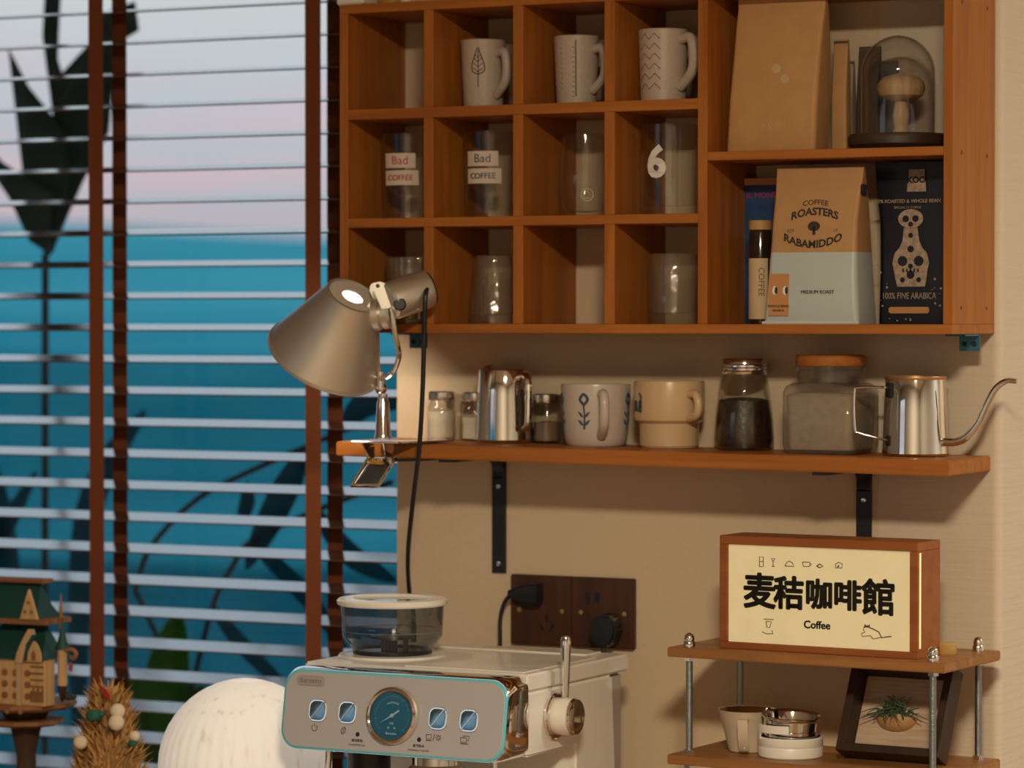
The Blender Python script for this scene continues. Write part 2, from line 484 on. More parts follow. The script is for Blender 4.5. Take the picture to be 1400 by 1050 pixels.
# ---- plants on the balcony
def leaf_blade(b, pts, w, fold=.25, n=14):
    """a folded leaf along a 3D centre line; w = max half width"""
    P = spline(pts, 6); m = len(P); prev = None
    for i, p in enumerate(P):
        t = i / (m - 1); hw = w * (sin(pi * min(1, t * .93 + .05)) ** .8)
        d = (P[min(i + 1, m - 1)] - P[max(i - 1, 0)]).normalized()
        s = d.cross(Vector((0, 1, 0)))
        if s.length < .05: s = Vector((1, 0, 0))
        s.normalize()
        row = [p + s * hw + Vector((0, -fold * hw, 0)), p + s * hw * .5 + Vector((0, -fold * .3 * hw, 0)), p, p - s * hw * .5 + Vector((0, -fold * .3 * hw, 0)), p - s * hw + Vector((0, -fold * hw, 0))]
        if prev is not None:
            for k in range(4):
                b.add([prev[k], prev[k+1], row[k+1], row[k]], [(0, 1, 2, 3)])
                q = [x + Vector((0, .0015, 0)) for x in (prev[k], prev[k+1], row[k+1], row[k])]
                b.add(q, [(3, 2, 1, 0)])
        prev = row
    return b
def leaf_poly(pts, y, mid):
    vs_ = [(x, y + 1.2 * (x - mid) ** 2, z) for x, z in pts]
    v2 = [(x, yy + .002, z) for x, yy, z in vs_]; n = len(vs_)
    return B().add(vs_ + v2, [tuple(range(n)), tuple(range(2*n - 1, n - 1, -1))] + [(i, i + n, (i + 1) % n + n, (i + 1) % n) for i in range(n)])
def pot(t, r, h, mat):
    obj('pot', B().lathe([(0, 0), (r * .75, 0), (r, h), (r * .92, h), (r * .88, h - .03), (0, h - .03)], 28), mat, t)
POTM = plain('grey_pot', (.14, .15, .16), .7)
t = thing('bird_of_paradise_plant', 'tall dark split-leaf plant outside the window, left of the blind tape', 'plant', (-1.14, .6, -.02))
pot(t, .16, .34, POTM)
off = Vector((1.14, -.6, .02))
L1 = [(-1.136, 1.775), (-1.159, 1.821), (-1.181, 1.906), (-1.212, 2.112), (-1.169, 2.048), (-1.115, 1.991), (-1.101, 1.976), (-1.093, 1.904), (-1.108, 1.823)]
L2 = [(-1.147, 1.775), (-1.136, 1.906), (-1.135, 1.999), (-1.155, 2.129), (-1.148, 2.233), (-1.117, 2.232), (-1.123, 2.151), (-1.126, 2.092), (-1.118, 2.069), (-1.07, 2.114), (-1.064, 2.148), (-1.056, 2.159), (-0.995, 2.18), (-0.989, 2.134), (-1.025, 2.112), (-1.028, 2.066), (-1.037, 1.973), (-1.082, 1.893), (-1.117, 1.824), (-1.136, 1.783)]
L3 = [(-1.252, 1.965), (-1.209, 1.927), (-1.11, 1.875), (-1.119, 1.782), (-1.153, 1.8), (-1.195, 1.87), (-1.252, 1.93)]
for pl, y in ((L1, 0), (L2, .02), (L3, -.02)):
    obj('leaf', leaf_poly([(x + 1.14, z + .02) for x, z in pl], y, 0), LEAFD, t, smooth=False)
obj('stem', B().tube(spline([(.0, 0, .3), (0, 0, 1.0), (.002, 0, 1.4), (.003, 0, 1.62), (.004, 0, 1.80)], 4), [.006] * 17, 8), STEMM, t)
for pts in ([(0, 0, .32), (-.05, .02, 1.0), (-.12, .06, 1.35), (-.2, .1, 1.5)], [(0, 0, .32), (.05, .02, 1.0), (.06, .04, 1.38), (.14, .08, 1.55)], [(0, 0, .32), (-.1, 0, .9), (-.16, .02, 1.2), (-.05, .05, 1.45)]):
    obj('leaf', leaf_blade(B(), pts[1:], .026), LEAFT, t)
    obj('stem', B().tube(spline(pts[:2], 4), .004, 6), STEMM, t)
t = thing('arching_palm', 'dark arching fronds outside the window behind the lamp', 'plant', (-.50, .92, -.02))
pot(t, .15, .36, POTM)
def fr(pts): return [Vector(p) - Vector((-.50, .92, -.02)) for p in pts]
for pts, w in (([(-.90, .5, 1.26), (-.873, .5, 1.324), (-.799, .5, 1.394), (-.721, .5, 1.435), (-.599, .5, 1.484), (-.53, .5, 1.51)], 0),
               ([(-.80, .5, 1.10), (-.76, .5, 1.239), (-.721, .5, 1.307), (-.689, .5, 1.342), (-.593, .52, 1.388), (-.468, .54, 1.435)], 0),
               ([(-.50, .92, .34), (-.62, .66, .8), (-.80, .5, 1.10)], 0), ([(-.52, .92, .34), (-.75, .60, .9), (-.90, .5, 1.26)], 0)):
    obj('stem', B().tube(spline(fr(pts), 6), .0045, 6), STEMM, t)
for pts, w in (([(-.70, .5, 1.43), (-.69, .49, 1.40), (-.70, .48, 1.37)], .014), ([(-.60, .51, 1.48), (-.64, .5, 1.40), (-.70, .5, 1.30)], .024),
               ([(-.59, .52, 1.39), (-.52, .5, 1.33), (-.44, .5, 1.29)], .018), ([(-.69, .5, 1.34), (-.60, .5, 1.27), (-.52, .5, 1.18)], .016),
               ([(-.53, .5, 1.51), (-.50, .52, 1.55), (-.42, .55, 1.56)], .02), ([(-.76, .5, 1.24), (-.70, .5, 1.18), (-.60, .5, 1.10)], .014)):
    obj('leaf', leaf_blade(B(), fr(pts), w), LEAFT, t)
t = thing('broadleaf_plant', 'low bright green leafy plant outside the window above the white dome', 'plant', (-.83, .5, -.02))
pot(t, .15, .32, POTM)
for pts, w in (([(-.83, .5, .9), (-.84, .5, 1.08), (-.82, .5, 1.228)], .045), ([(-.83, .5, .9), (-.89, .5, 1.02), (-.90, .5, 1.14)], .03), ([(-.83, .5, .9), (-.76, .5, 1.0), (-.70, .5, 1.08)], .035), ([(-.83, .5, .85), (-.80, .5, .98), (-.78, .5, 1.12)], .035)):
    obj('leaf', leaf_blade(B(), [Vector(p) - Vector((-.83, .5, -.02)) for p in pts], w), LEAFG, t)
obj('stem', B().tube(spline([(0, 0, .3), (0, 0, .6), (0, 0, .95)], 4), .006, 6), STEMM, t)

# ================================================================== venetian blind
bl = thing('venetian_blind', 'brown wooden venetian blind with rust ladder tapes across the window', 'blind', (-1.05, .048, 2.38))
PITCH = .0432; TILT = 9.5; CH = .050
sl = B().box(-.878, .878, -CH / 2, CH / 2, -.0010, .0010)
slme = mesh_from('slat', sl, True, .0008, 1); slme.materials.append(SLAT)
z_anchor = 1.444 + .0010 + CH / 2 * sin(radians(TILT))
k0 = int((z_anchor - .93) / PITCH)
for k in range(-k0, int((2.35 - z_anchor) / PITCH) + 1):
    z = z_anchor + k * PITCH
    o = obj('slat', slme, SLAT, bl, M=T(0, 0, z - 2.38) @ RX(TILT))
obj('headrail', B().box(-.878, .878, -.028, .028, 0, .045), W['walnut'], bl, bevel=.002)
obj('bottom_rail', B().box(-.878, .878, -.026, .026, -1.488, -1.470), W['walnut'], bl, bevel=.002)
for x in (-.994, -.641, -.298, -1.345, -1.70):
    for y in (-.0295, .0275):
        obj('ladder_tape', B().box(x + 1.05 - .0118, x + 1.05 + .0118, y - .0004, y + .0004, -1.48, 0), TAPE, bl, smooth=False)

# ================================================================== wall cabinet of cubbyholes
CX0, CX1, CY0 = -.160, .644, -.150
cb = thing('wall_cabinet', 'honey wood wall cabinet with open cubbyholes above the shelf', 'cabinet', (CX0, CY0, 1.660))
def cbox(name, x0, x1, z0, z1, mat, y0=0.0, y1=.149):
    return obj(name, B().box(x0 - CX0, x1 - CX0, y0, y1, z0 - 1.660, z1 - 1.660), mat, cb, bevel=.0006, bseg=1)
cbox('side_panel', CX0, CX0 + .0118, 1.6712, 2.0576, W['honeyZ'])
cbox('side_panel', CX1 - .0113, CX1, 1.6712, 2.0576, W['honeyZ'])
cbox('top_board', CX0, CX1, 2.0576, 2.0692, W['honeyX'])
cbox('bottom_board', CX0, CX1, 1.660, 1.6712, W['honeyX'])
cbox('row_board', CX0 + .0118, .3278, 1.9252, 1.9378, W['honeyX'])
cbox('row_board', CX0 + .0118, .3278, 1.7908, 1.8022, W['honeyX'])
cbox('middle_shelf', .3402, CX1 - .0113, 1.8640, 1.8742, W['honeyX'])
cbox('divider', .3278, .3402, 1.6712, 2.0576, W['honeyZ'])
ROWS = ((1.6712, 1.7908), (1.8022, 1.9252), (1.9378, 2.0576))
for xl, xr in ((-.0407, -.0274), (.0828, .0965), (.2057, .2192)):
    for z0, z1 in ROWS:
        cbox('partition', xl, xr, z0, z1, W['honeyZ'])
for x, sx in ((-.1035, 1), (.6300, 1)):
    br = obj('mounting_bracket', B().box(x - .0125 - CX0, x + .0125 - CX0, .050, .105, -.0025, -.0005)
             .box(x - .0125 - CX0, x + .0125 - CX0, .100, .1035, -.020, -.0005), BLUEM, cb, bevel=.0006, label='blue metal mounting bracket')
    for dx in (-.006, .006):
        obj('screw', B().lathe([(0, 0), (.0032, 0), (.0028, .0012), (0, .0016)], 12, T(x + dx - CX0, .0998, -.012) @ FRONT), BLACKM, br)
for z in (1.69, 1.868, 2.04):
    for y in (.03, .12):
        obj('screw', B().lathe([(0, 0), (.0026, 0), (.0022, .0006), (0, .0008)], 12, T(CX1 - CX0, y, z - 1.66) @ RY(90)), M_('screw_head_%d' % int(z * 100), (.12, .05, .02), .5), cb)

# ---- mugs on the top row
def handle_tube(cx, z0, z1, out, ang, r, w=1.0):
    a = radians(ang); d = Vector((cos(a), sin(a), 0))
    pts = [d * cx + Vector((0, 0, z1)), d * (cx + out * .75) + Vector((0, 0, z1 + .001)), d * (cx + out) + Vector((0, 0, lerp(z0, z1, .68))), d * (cx + out * .82) + Vector((0, 0, lerp(z0, z1, .3))), d * (cx - .001) + Vector((0, 0, z0))]
    return B().tube(spline(pts, 6), r, 10)
def cup_profile(rb, rt, h, th=.003, foot=.003):
    return [(0, 0), (rb - foot, 0), (rb, foot), (lerp(rb, rt, .5), h * .5), (rt, h - .0012), (rt - th * .5, h), (rt - th, h - .0012), (lerp(rb, rt, .5) - th, h * .5), (rb - th, foot + th), (0, foot + th)]
def decal_M(r, ang, z):
    """frame on a cylinder of radius r looking outwards at azimuth ang (degrees); x right, y up"""
    a = radians(ang)
    return T(r * cos(a), r * sin(a), z) @ RZ(ang + 90) @ RX(90)
def wrap(me_obj, r, slope=0):
    """bend a flat decal mesh (x right, y up, z out) onto a cylinder of radius r around its own vertical axis"""
    for v in me_obj.data.vertices:
        x, z = v.co.x, v.co.z
        a = x / r
        v.co.x = (r + z) * sin(a); v.co.z = (r + z) * cos(a) - r + slope * v.co.y
VIEW = -63.0      # azimuth of the room side the mugs are turned to
m1 = thing('mug', 'grey stoneware mug with a dark tree print, top row of the cabinet', 'mug', (.006, -.080, 1.9378), group='mugs on the top row')
obj('cup', B().lathe(cup_profile(.0245, .0282, .086), 36), STONE, m1)
obj('handle', handle_tube(.0262, .016, .068, .020, -24, .0056), STONE, m1)
d = B()
d.tube([(0, -.024, 0), (.0005, .022, 0)], .0007, 6)
d.tube(spline([(0, -.008, 0), (-.0075, -.004, 0), (-.0078, .004, 0), (-.003, .018, 0), (0, .025, 0), (.003, .018, 0), (.0078, .004, 0), (.0075, -.004, 0), (0, -.008, 0)], 5), .0008, 6)
for z in (-.003, .003, .009, .014):
    d.tube([(-.006 + z * .15, z + .003, 0), (0, z - .002, 0), (.006 - z * .15, z + .003, 0)], .0007, 6)
o = obj('tree_print', d, INK, m1, M=decal_M(.0264, VIEW - 14, .050)); wrap(o, .0264, .043)
m2 = thing('mug', 'grey stoneware mug with engraved slanting lines, top row of the cabinet', 'mug', (.135, -.080, 1.9378), group='mugs on the top row')
obj('cup', B().lathe(cup_profile(.0245, .0280, .086), 36), STONE, m2)
obj('handle', handle_tube(.0262, .018, .068, .019, -14, .0054), STONE, m2)
d = B()
d.tube([(.004, -.034, 0), (.004, .034, 0)], .0010, 6)
for k in range(11):
    z = -.030 + k * .006
    d.tube([(-.016, z + .007, 0), (.002, z - .005, 0)], .0006, 6)
o = obj('line_print', d, GREYINK, m2, M=decal_M(.0264, VIEW - 12, .045)); wrap(o, .0264, .041)
m3 = thing('mug', 'cream stoneware mug with zigzag relief, rightmost on the top row', 'mug', (.2515, -.080, 1.9378), group='mugs on the top row')
obj('cup', B().lathe(cup_profile(.0275, .0305, .0892), 36), STONE2, m3)
obj('handle', handle_tube(.0290, .018, .076, .022, -20, .0060), STONE2, m3)
d = B()
for k in range(6):
    z = -.030 + k * .012
    d.tube([(-.022, z, 0), (-.015, z + .007, 0), (-.008, z, 0), (-.001, z + .007, 0), (.006, z, 0)], .0007, 6)
o = obj('zigzag_print', d, GREYINK, m3, M=decal_M(.0291, VIEW - 22, .046)); wrap(o, .0291, .034)

# ---- glasses on the middle and bottom rows
def glass_profile(rb, rt, h, th=.002, base=.006):
    return [(0, 0), (rb - .002, 0), (rb, .002), (rt, h - .0008), (rt - th * .5, h), (rt - th, h - .0008), (rb - th, base), (0, base)]
def label_glass(x, label, ink, l1, l2):
    t = thing('glass', label, 'glass', (x, -.080, 1.8022), group='glasses on the middle row')
    obj('cup', B().lathe(glass_profile(.029, .0325, .108), 40), GLASSC, t)
    r = .0312; M = decal_M(r, VIEW - 16, .062)
    s = B(); n = 14
    for (x0, x1, y0, y1) in ((-.022, .020, .002, .0205), (-.022, .024, -.0195, -.001)):
        for k in range(n):
            xa, xb = lerp(x0, x1, k / n), lerp(x0, x1, (k + 1) / n)
            s.box(xa, xb, y0, y1, .0003, .0007)
    o = obj('sticker', s, LABELW, t, M=M, smooth=False, label='white sticker'); wrap(o, r, .032)
    a = text(l1, .015, ink, M @ T(-.003, .011, 0), t, thick=.0006); wrap(a, r, .032); a.matrix_local = M @ T(0, .011, .0008)
    a = text(l2, .0098, ink, M, t, thick=.0006); wrap(a, r, .032); a.matrix_local = M @ T(0, -.0105, .0010)
    return t
label_glass(-.102, 'clear glass with a white sticker lettered in red', RED, 'Bad', 'COFFEE')
label_glass(.0145, 'clear glass with a white sticker lettered in navy', NAVY, 'Bad', 'COFFEE')
t = thing('glass', 'rounded stemless clear glass with a small emblem, middle row', 'glass', (.1465, -.080, 1.8022), group='glasses on the middle row')
obj('cup', B().lathe([(0, 0), (.018, 0), (.024, .004), (.0295, .022), (.0308, .042), (.0295, .065), (.0265, .100), (.0255, .1005), (.0248, .100), (.028, .065), (.0292, .042), (.028, .023), (.022, .007), (0, .005)], 40), GLASSC, t)
d = B()
d.tube([(.0075 * cos(k * pi / 6), .0075 * sin(k * pi / 6), 0) for k in range(12)], .0007, 5, closed=True)
d.tube([(-.005, -.002, 0), (0, .005, 0), (.005, -.002, 0)], .0006, 5); d.tube([(-.004, -.004, 0), (.004, -.004, 0)], .0006, 5)
o = obj('emblem', d, LABELW, t, M=decal_M(.0306, VIEW + 4, .026)); wrap(o, .0306)
t = thing('glass', 'clear glass beaker with a large white numeral 6', 'glass', (.260, -.080, 1.8022), group='glasses on the middle row')
obj('cup', B().lathe(glass_profile(.0345, .0355, .110, .0022, .012), 44), GLASSC, t)
a = text('6', .052, WHITEP, decal_M(.0352, VIEW - 38, .062), t, thick=.0005, offset=.0018, label='white numeral 6'); wrap(a, .0352)
a.matrix_local = decal_M(.0352, VIEW - 30, .062) @ T(0, 0, .0005)
def facet(n, amp): return lambda a, k: 1 + amp * cos(n * a + k * 1.3)
t = thing('tumbler', 'ribbed clear tumbler behind the lamp head, bottom row', 'glass', (-.096, -.075, 1.6712), group='tumblers on the bottom row')
obj('cup', B().lathe(glass_profile(.030, .0345, .084), 72, mod=lambda a, k: 1 + .022 * cos(24 * a)), GLASSR, t)
t = thing('tumbler', 'faceted clear tumbler flaring towards its base, bottom row', 'glass', (.0215, -.080, 1.6712), group='tumblers on the bottom row')
obj('cup', B().lathe([(0, 0), (.031, 0), (.032, .003), (.0295, .02), (.028, .04), (.0262, .06), (.0238, .084), (.0225, .085), (.0215, .083), (.026, .04), (.029, .012), (0, .010)], 44, mod=facet(7, .03)), GLASSR, t)
t = thing('tumbler', 'short crackled rock glass in the bottom row beside the bag cell', 'glass', (.2665, -.080, 1.6712), group='tumblers on the bottom row')
obj('cup', B().lathe([(0, 0), (.028, 0), (.0298, .003), (.0305, .03), (.0300, .06), (.0295, .084), (.0285, .085), (.0275, .083), (.0275, .03), (.026, .014), (0, .012)], 44, mod=facet(9, .02)), GLASSR, t)

# ---- things standing on top of the cabinet
t = thing('white_box', 'small white box at the left end of the cabinet top', 'box', (-.148, -.118, 2.0692))
obj('carton', B().box(-.019, .019, -.028, .028, 0, .05), WHITEP, t, bevel=.002)
obj('carton_lid', B().box(-.0195, .0195, -.0285, .0285, .05, .064), CREAM, t, bevel=.002)
t = thing('yellow_tin', 'yellow tin on the cabinet top between two white things', 'tin', (-.106, -.115, 2.0692))
obj('tin_body', B().lathe([(0, 0), (.016, 0), (.0165, .002), (.0165, .06), (0, .06)], 24), M_('yellow_tin', (.45, .25, .03), .4), t)
obj('tin_lid', B().lathe([(0, .06), (.0172, .06), (.0172, .07), (0, .071)], 24), M_('yellow_tin_lid', (.5, .30, .05), .4), t)
t = thing('white_bottle', 'small white bottle on the cabinet top', 'bottle', (-.083, -.118, 2.0692))
obj('bottle_body', B().lathe([(0, 0), (.0062, 0), (.0068, .001), (.0068, .045), (.004, .052), (.004, .058), (0, .058)], 20), WHITEP, t)
obj('bottle_cap', B().lathe([(0, .058), (.005, .058), (.005, .066), (0, .067)], 20), CREAM, t)

# ---- right-hand cells: upper cell
def bag_rings(secs, n=5):
    """secs: (z, x0, x1, y0, y1, corner)"""
    rings = []
    for z, x0, x1, y0, y1, r in secs:
        rings.append([(x, y, z) for x, y in rrect(x1 - x0, y1 - y0, r, n, (x0 + x1) / 2, (y0 + y1) / 2)])
    return rings
UF = 1.8742
t = thing('kraft_bag', 'tall plain kraft paper coffee bag with two pale dots, upper right cell', 'coffee bag', (.412, -.085, UF))
obj('paper', B().loft(bag_rings([(0, -.060, .051, -.035, .012, .005), (.004, -.061, .052, -.036, .013, .006), (.06, -.058, .054, -.035, .012, .006), (.11, -.054, .057, -.033, .008, .006), (.15, -.051, .060, -.030, -.006, .004), (.170, -.049, .062, -.028, -.014, .003), (.1825, -.049, .062, -.027, -.023, .001)])), KRAFT, t)
tilt = RX(90 - 5)
for x, z in ((-.0012, .0915), (.0095, .0790)):
    obj('valve_dot', B().lathe([(0, 0), (.0058, 0), (.0056, .0006), (0, .0008)], 20, T(x + .004, -.0345 + (z - .06) * .04, z + .006) @ RX(90 - 2)), M_('pale_dot_%d' % int(z * 1000), (.56, .38, .22), .6), t)
text('R S', .009, M_('faint_print', (.60, .40, .22), .6), T(-.009, -.0358, .030) @ RX(90), t)
for i, (nm, lab, x, w, y, h, mat, tx) in enumerate((
    ('paper_packet', 'brown paper packet tucked behind the tall kraft bag', .470, .020, -.050, .135, KRAFT, 6),
    ('pale_packet', 'pale grey packet beside the glass dome', .470, .012, -.022, .112, M_('pale_packet', (.36, .29, .23), .6), 3),
    ('dark_packet', 'dark brown packet standing behind the glass dome', .494, .030, -.018, .128, M_('dark_packet', (.085, .05, .035), .6), 2),
    ('blue_packet', 'blue-grey packet seen through the glass dome', .5165, .026, -.016, .110, M_('blue_packet', (.09, .11, .13), .6), 1))):
    q = thing(nm, lab, 'packet', (x, y, UF))
    hw = w / 2
    obj('pouch', B().loft(bag_rings([(0, -hw, hw, -.009, .009, .003), (h * .5, -hw * .95, hw * .95, -.010, .009, .003), (h * .92, -hw * .9, hw * .9, -.003, .004, .0015), (h, -hw * .9, hw * .9, -.0015, .0025, .0008)])), mat, q)
    obj('seal_strip', B().box(-hw * .88, hw * .88, -.0022, -.0012, h * .93, h * .985), M_('seal_%d' % i, (.10, .07, .05), .5), q)
t = thing('glass_cloche', 'glass dome on a dark round wooden base in the upper right cell', 'cloche', (.5520, -.080, UF))
obj('base', B().lathe([(0, 0), (.050, 0), (.058, .006), (.0585, .014), (.056, .0185), (0, .0185)], 44), W['darkbase'], t)
pr_ = [(.0432, .0186)] + [(.0432, .075)] + [(.0432 * cos(radians(a)), .092 + .0440 * sin(radians(a)) - .002) for a in range(0, 90, 10)] + [(0, .1345)]
pi_ = [(max(0, r - .0012), z - .0006) for r, z in reversed(pr_)]; pi_[0] = (0, pi_[0][1])
obj('dome', B().lathe(pr_ + pi_[:-1] + [(.042, .0186)], 48, closed=False), GLASSD, t)
t = thing('wooden_mushroom', 'turned wooden mushroom figure under the glass dome', 'ornament', (.5560, -.080, UF + .0186))
obj('stalk', B().lathe([(0, 0), (.0085, 0), (.0095, .003), (.0075, .008), (.0088, .014), (.0098, .022), (.0085, .030), (.0072, .036), (.0082, .042), (0, .042)], 24), W['mushroom'], t)
obj('cap', B().lathe([(0, .040), (.017, .040), (.025, .045), (.0275, .052), (.0265, .060), (.021, .0665), (.011, .0695), (0, .0705)], 60, mod=lambda a, k: 1 + .014 * cos(20 * a)), W['mushroom'], t)

# ---- lower cell
LF = 1.6712
t = thing('blue_package', 'dark blue package with an orange border behind the coffee bag', 'package', (.366, -.026, LF))
obj('card', B().box(-.031, .045, -.010, .010, 0, .176), BOOKBLUE, t, bevel=.001)
bd = B(); bd.box(-.031, .045, -.0108, -.0100, .168, .176); bd.box(-.031, -.0265, -.0108, -.0100, 0, .168)
obj('border', bd, PRINT2, t, smooth=False)
text('IL MONDO', .010, RED, T(.002, -.0108, .155) @ FRONT, t)
obj('red_band', B().box(-.010, .040, -.0106, -.0100, .06, .075), RED, t, smooth=False)
t = thing('spice_bottle', 'slim dark bottle with a pale label and wooden stopper, lower right cell', 'bottle', (.385, -.095, LF))
obj('bottle_glass', B().lathe([(0, 0), (.0128, 0), (.0135, .002), (.0135, .108), (.012, .112), (0, .112)], 28), M_('dark_bottle', (.02, .012, .008), .12, coat=.5), t)
obj('stopper', B().lathe([(0, .112), (.0135, .112), (.0138, .114), (.0138, .123), (0, .124)], 28), W['lid'], t)
lab = B()
for k in range(18):
    a0, a1 = radians(-150 + k * 10), radians(-140 + k * 10)
    q = [(.0137 * cos(a0), .0137 * sin(a0)), (.0137 * cos(a1), .0137 * sin(a1)), (.0139 * cos(a1), .0139 * sin(a1)), (.0139 * cos(a0), .0139 * sin(a0))]
    lab.prism(q, .006, .078)
lo = obj('paper_label', lab, M_('aged_label', (.60, .44, .26), .7), t)
a = text('COFFEE', .010, M_('label_ink', (.20, .10, .03), .7), decal_M(.0140, VIEW, .050) @ RZ(-90), t)

t = thing('coffee_bag', 'kraft coffee bag with pale blue lower half and tree emblem', 'coffee bag', (.463, -.100, LF))
def cring(z, x0, x1, y0, y1, r): return bag_rings([(z, x0, x1, y0, y1, r)])[0]
low = [cring(0, -.058, .060, -.0325, .030, .004), cring(.003, -.0585, .0605, -.033, .0305, .006), cring(.025, -.0565, .0590, -.0335, .031, .007), cring(.055, -.054, .0575, -.0320, .029, .007), cring(.084, -.0520, .0565, -.0300, .026, .006)]
up_ = [cring(.084, -.0520, .0565, -.0300, .026, .006), cring(.120, -.0505, .0560, -.0260, .020, .005), cring(.150, -.0495, .0575, -.0205, .010, .004), cring(.172, -.0490, .0595, -.0165, -.004, .002), cring(.1835, -.0490, .0600, -.0145, -.0095, .001)]
obj('foil_base', B().loft(low), PALEBLUE, t)
obj('paper_top', B().loft(up_), KRAFT2, t)
obj('bottom_fold', B().box(-.060, .0615, -.0345, -.031, 0, .0035), M_('foil_fold', (.62, .64, .62), .4), t, bevel=.0008)
obj('tin_tie', B().box(.0555, .0605, -.0180, -.004, .150, .163), BLACKP, t, bevel=.001)
sl_ = math.degrees(math.atan2(.0040, .036))
def onbag(x, z):
    y = lerp(-.0300, -.0260, (z - .084) / .036) if z < .120 else lerp(-.0260, -.0205, (z - .120) / .030)
    return T(x, y - .0004, z) @ RX(90 - (6.3 if z < .120 else 10.4))
text('COFFEE', .0085, INK, onbag(.003, .1425), t, bend=-8, sx=1.1)
text('ROASTERS', .0125, INK, onbag(.003, .1315), t, bend=-7, offset=.0003)
text('RABAMIDDO', .0125, INK, onbag(.002, .0930), t, bend=7, offset=.0003)
text('EST', .006, GREYINK, onbag(-.026, .1090), t); text('19', .006, GREYINK, onbag(.030, .1090), t)
obj('tree_emblem', B().prism([(p[0], p[1] * .75) for p in circ(.0076, 20)], 0, .0005).prism([(-.0012, 0), (.0012, 0), (.0022, -.0100), (-.0016, -.0100)], 0, .0005), INK, t, M=onbag(.003, .1145))
def onfoil(x, z): return T(x, lerp(-.0335, -.0320, max(0, (z - .025) / .030)) - .0006, z) @ RX(90 - 2.9)
lb = obj('orange_label', B().box(-.0125, .0125, -.0245, .0245, 0, .0006), PRINT2, t, M=onfoil(-.0385, .0345), smooth=False)
for x in (-.0045, .0085):
    e = obj('eye', B().prism([(p[0] * .68, p[1]) for p in circ(.0052, 16, x, .005)] if False else [(x + .0034 * cos(2*pi*k/16), .005 + .0052 * sin(2*pi*k/16)) for k in range(16)], .0006, .0010), WHITEP, lb)
    obj('pupil', B().prism([(x + .0016 + .0018 * cos(2*pi*k/16), .005 + .0044 * sin(2*pi*k/16)) for k in range(16)], .0010, .0013), INK, lb)
text('WHOLE BEAN', .0042, INK, T(0, -.0135, .0008), lb); text('ARABICA', .0036, INK, T(0, -.0185, .0008), lb)
text('MEDIUM ROAST', .0058, INK, onfoil(.010, .0375), t)

t = thing('black_coffee_bag', 'black coffee bag printed with a beige ornate bottle, lower right cell', 'coffee bag', (.572, -.040, LF))
obj('foil_pouch', B().loft(bag_rings([(0, -.048, .060, -.028, .028, .005), (.004, -.0485, .0605, -.0285, .0285, .006), (.06, -.0475, .060, -.028, .026, .007), (.12, -.048, .0605, -.0275, .020, .007), (.165, -.052, .0605, -.0270, -.005, .003), (.190, -.053, .0610, -.0268, -.0235, .001)])), BAGBLACK, t)
FB = lambda x, z: T(x - .0135, -.0292, z) @ RX(90)
obj('seal_print', B().prism([(-.012, -.013), (.012, -.013), (.010, .013), (-.009, .013)], 0, .0006), PRINT, t, M=FB(.013, .168), smooth=False)
text('KOO', .0100, BAGBLACK, FB(.013, .1685) @ T(0, 0, .0007), t, offset=.0004)
text('100% ROASTED & WHOLE BEAN', .0058, PRINT, FB(.001, .1440), t, offset=.0001)
text('SPECIALTY COFFEE', .0040, PRINT, FB(.002, .1365), t)
fig = B()
fig.prism([(p[0], p[1] * .72) for p in circ(.0155, 22, 0, 0)], 0, .0006, T(.006, .1235, 0))
fig.prism([(-.0085, .113), (-.0100, .098), (-.0135, .090), (-.0200, .083), (-.0225, .072), (-.0205, .062), (-.0180, .050), (-.0165, .044), (.0175, .044), (.0195, .052), (.0205, .062), (.0230, .072), (.0200, .083), (.0140, .090), (.0105, .098), (.0085, .113)], 0, .0006, T(.006, 0, 0))
obj('bottle_print', fig, PRINT, t, M=FB(0, 0), smooth=False)
dd = B()
for cx_, cz, r in ((.0, .1235, .004), (.012, .1235, .004), (.006, .117, .003), (-.004, .074, .006), (.016, .074, .006), (.006, .068, .003), (.006, .058, .005), (.006, .088, .004), (.006, .104, .003), (-.004, .052, .003), (.016, .052, .003)):
    dd.prism(circ(r, 14, cx_, cz), .0006, .0009)
for k in range(5): dd.box(-.004 + k * .0045, -.002 + k * .0045, .061, .065, .0006, .0009)
obj('figure_detail', dd, BAGBLACK, t, M=FB(0, 0), smooth=False)
text('100% FINE ARABICA', .0105, PRINT, FB(.004, .0330), t, sx=.72)
obj('orange_plaque', B().prism(rrect(.050, .0075, .003, 4), 0, .0007), PRINT2, t, M=FB(.004, .0165), smooth=False)
sp = B(); rnd = random.Random(4)
for _ in range(46):
    x = rnd.uniform(-.043, .055); z = rnd.choice((rnd.uniform(.004, .03), rnd.uniform(.03, .07)))
    if abs(x - .004) < .027 and z > .008: continue
    sp.prism(circ(rnd.uniform(.0006, .0016), 7, x, z), 0, .0005)
o = obj('leaf_speckles', sp, PRINT, t, M=FB(0, 0), smooth=False); o['kind'] = 'stuff'

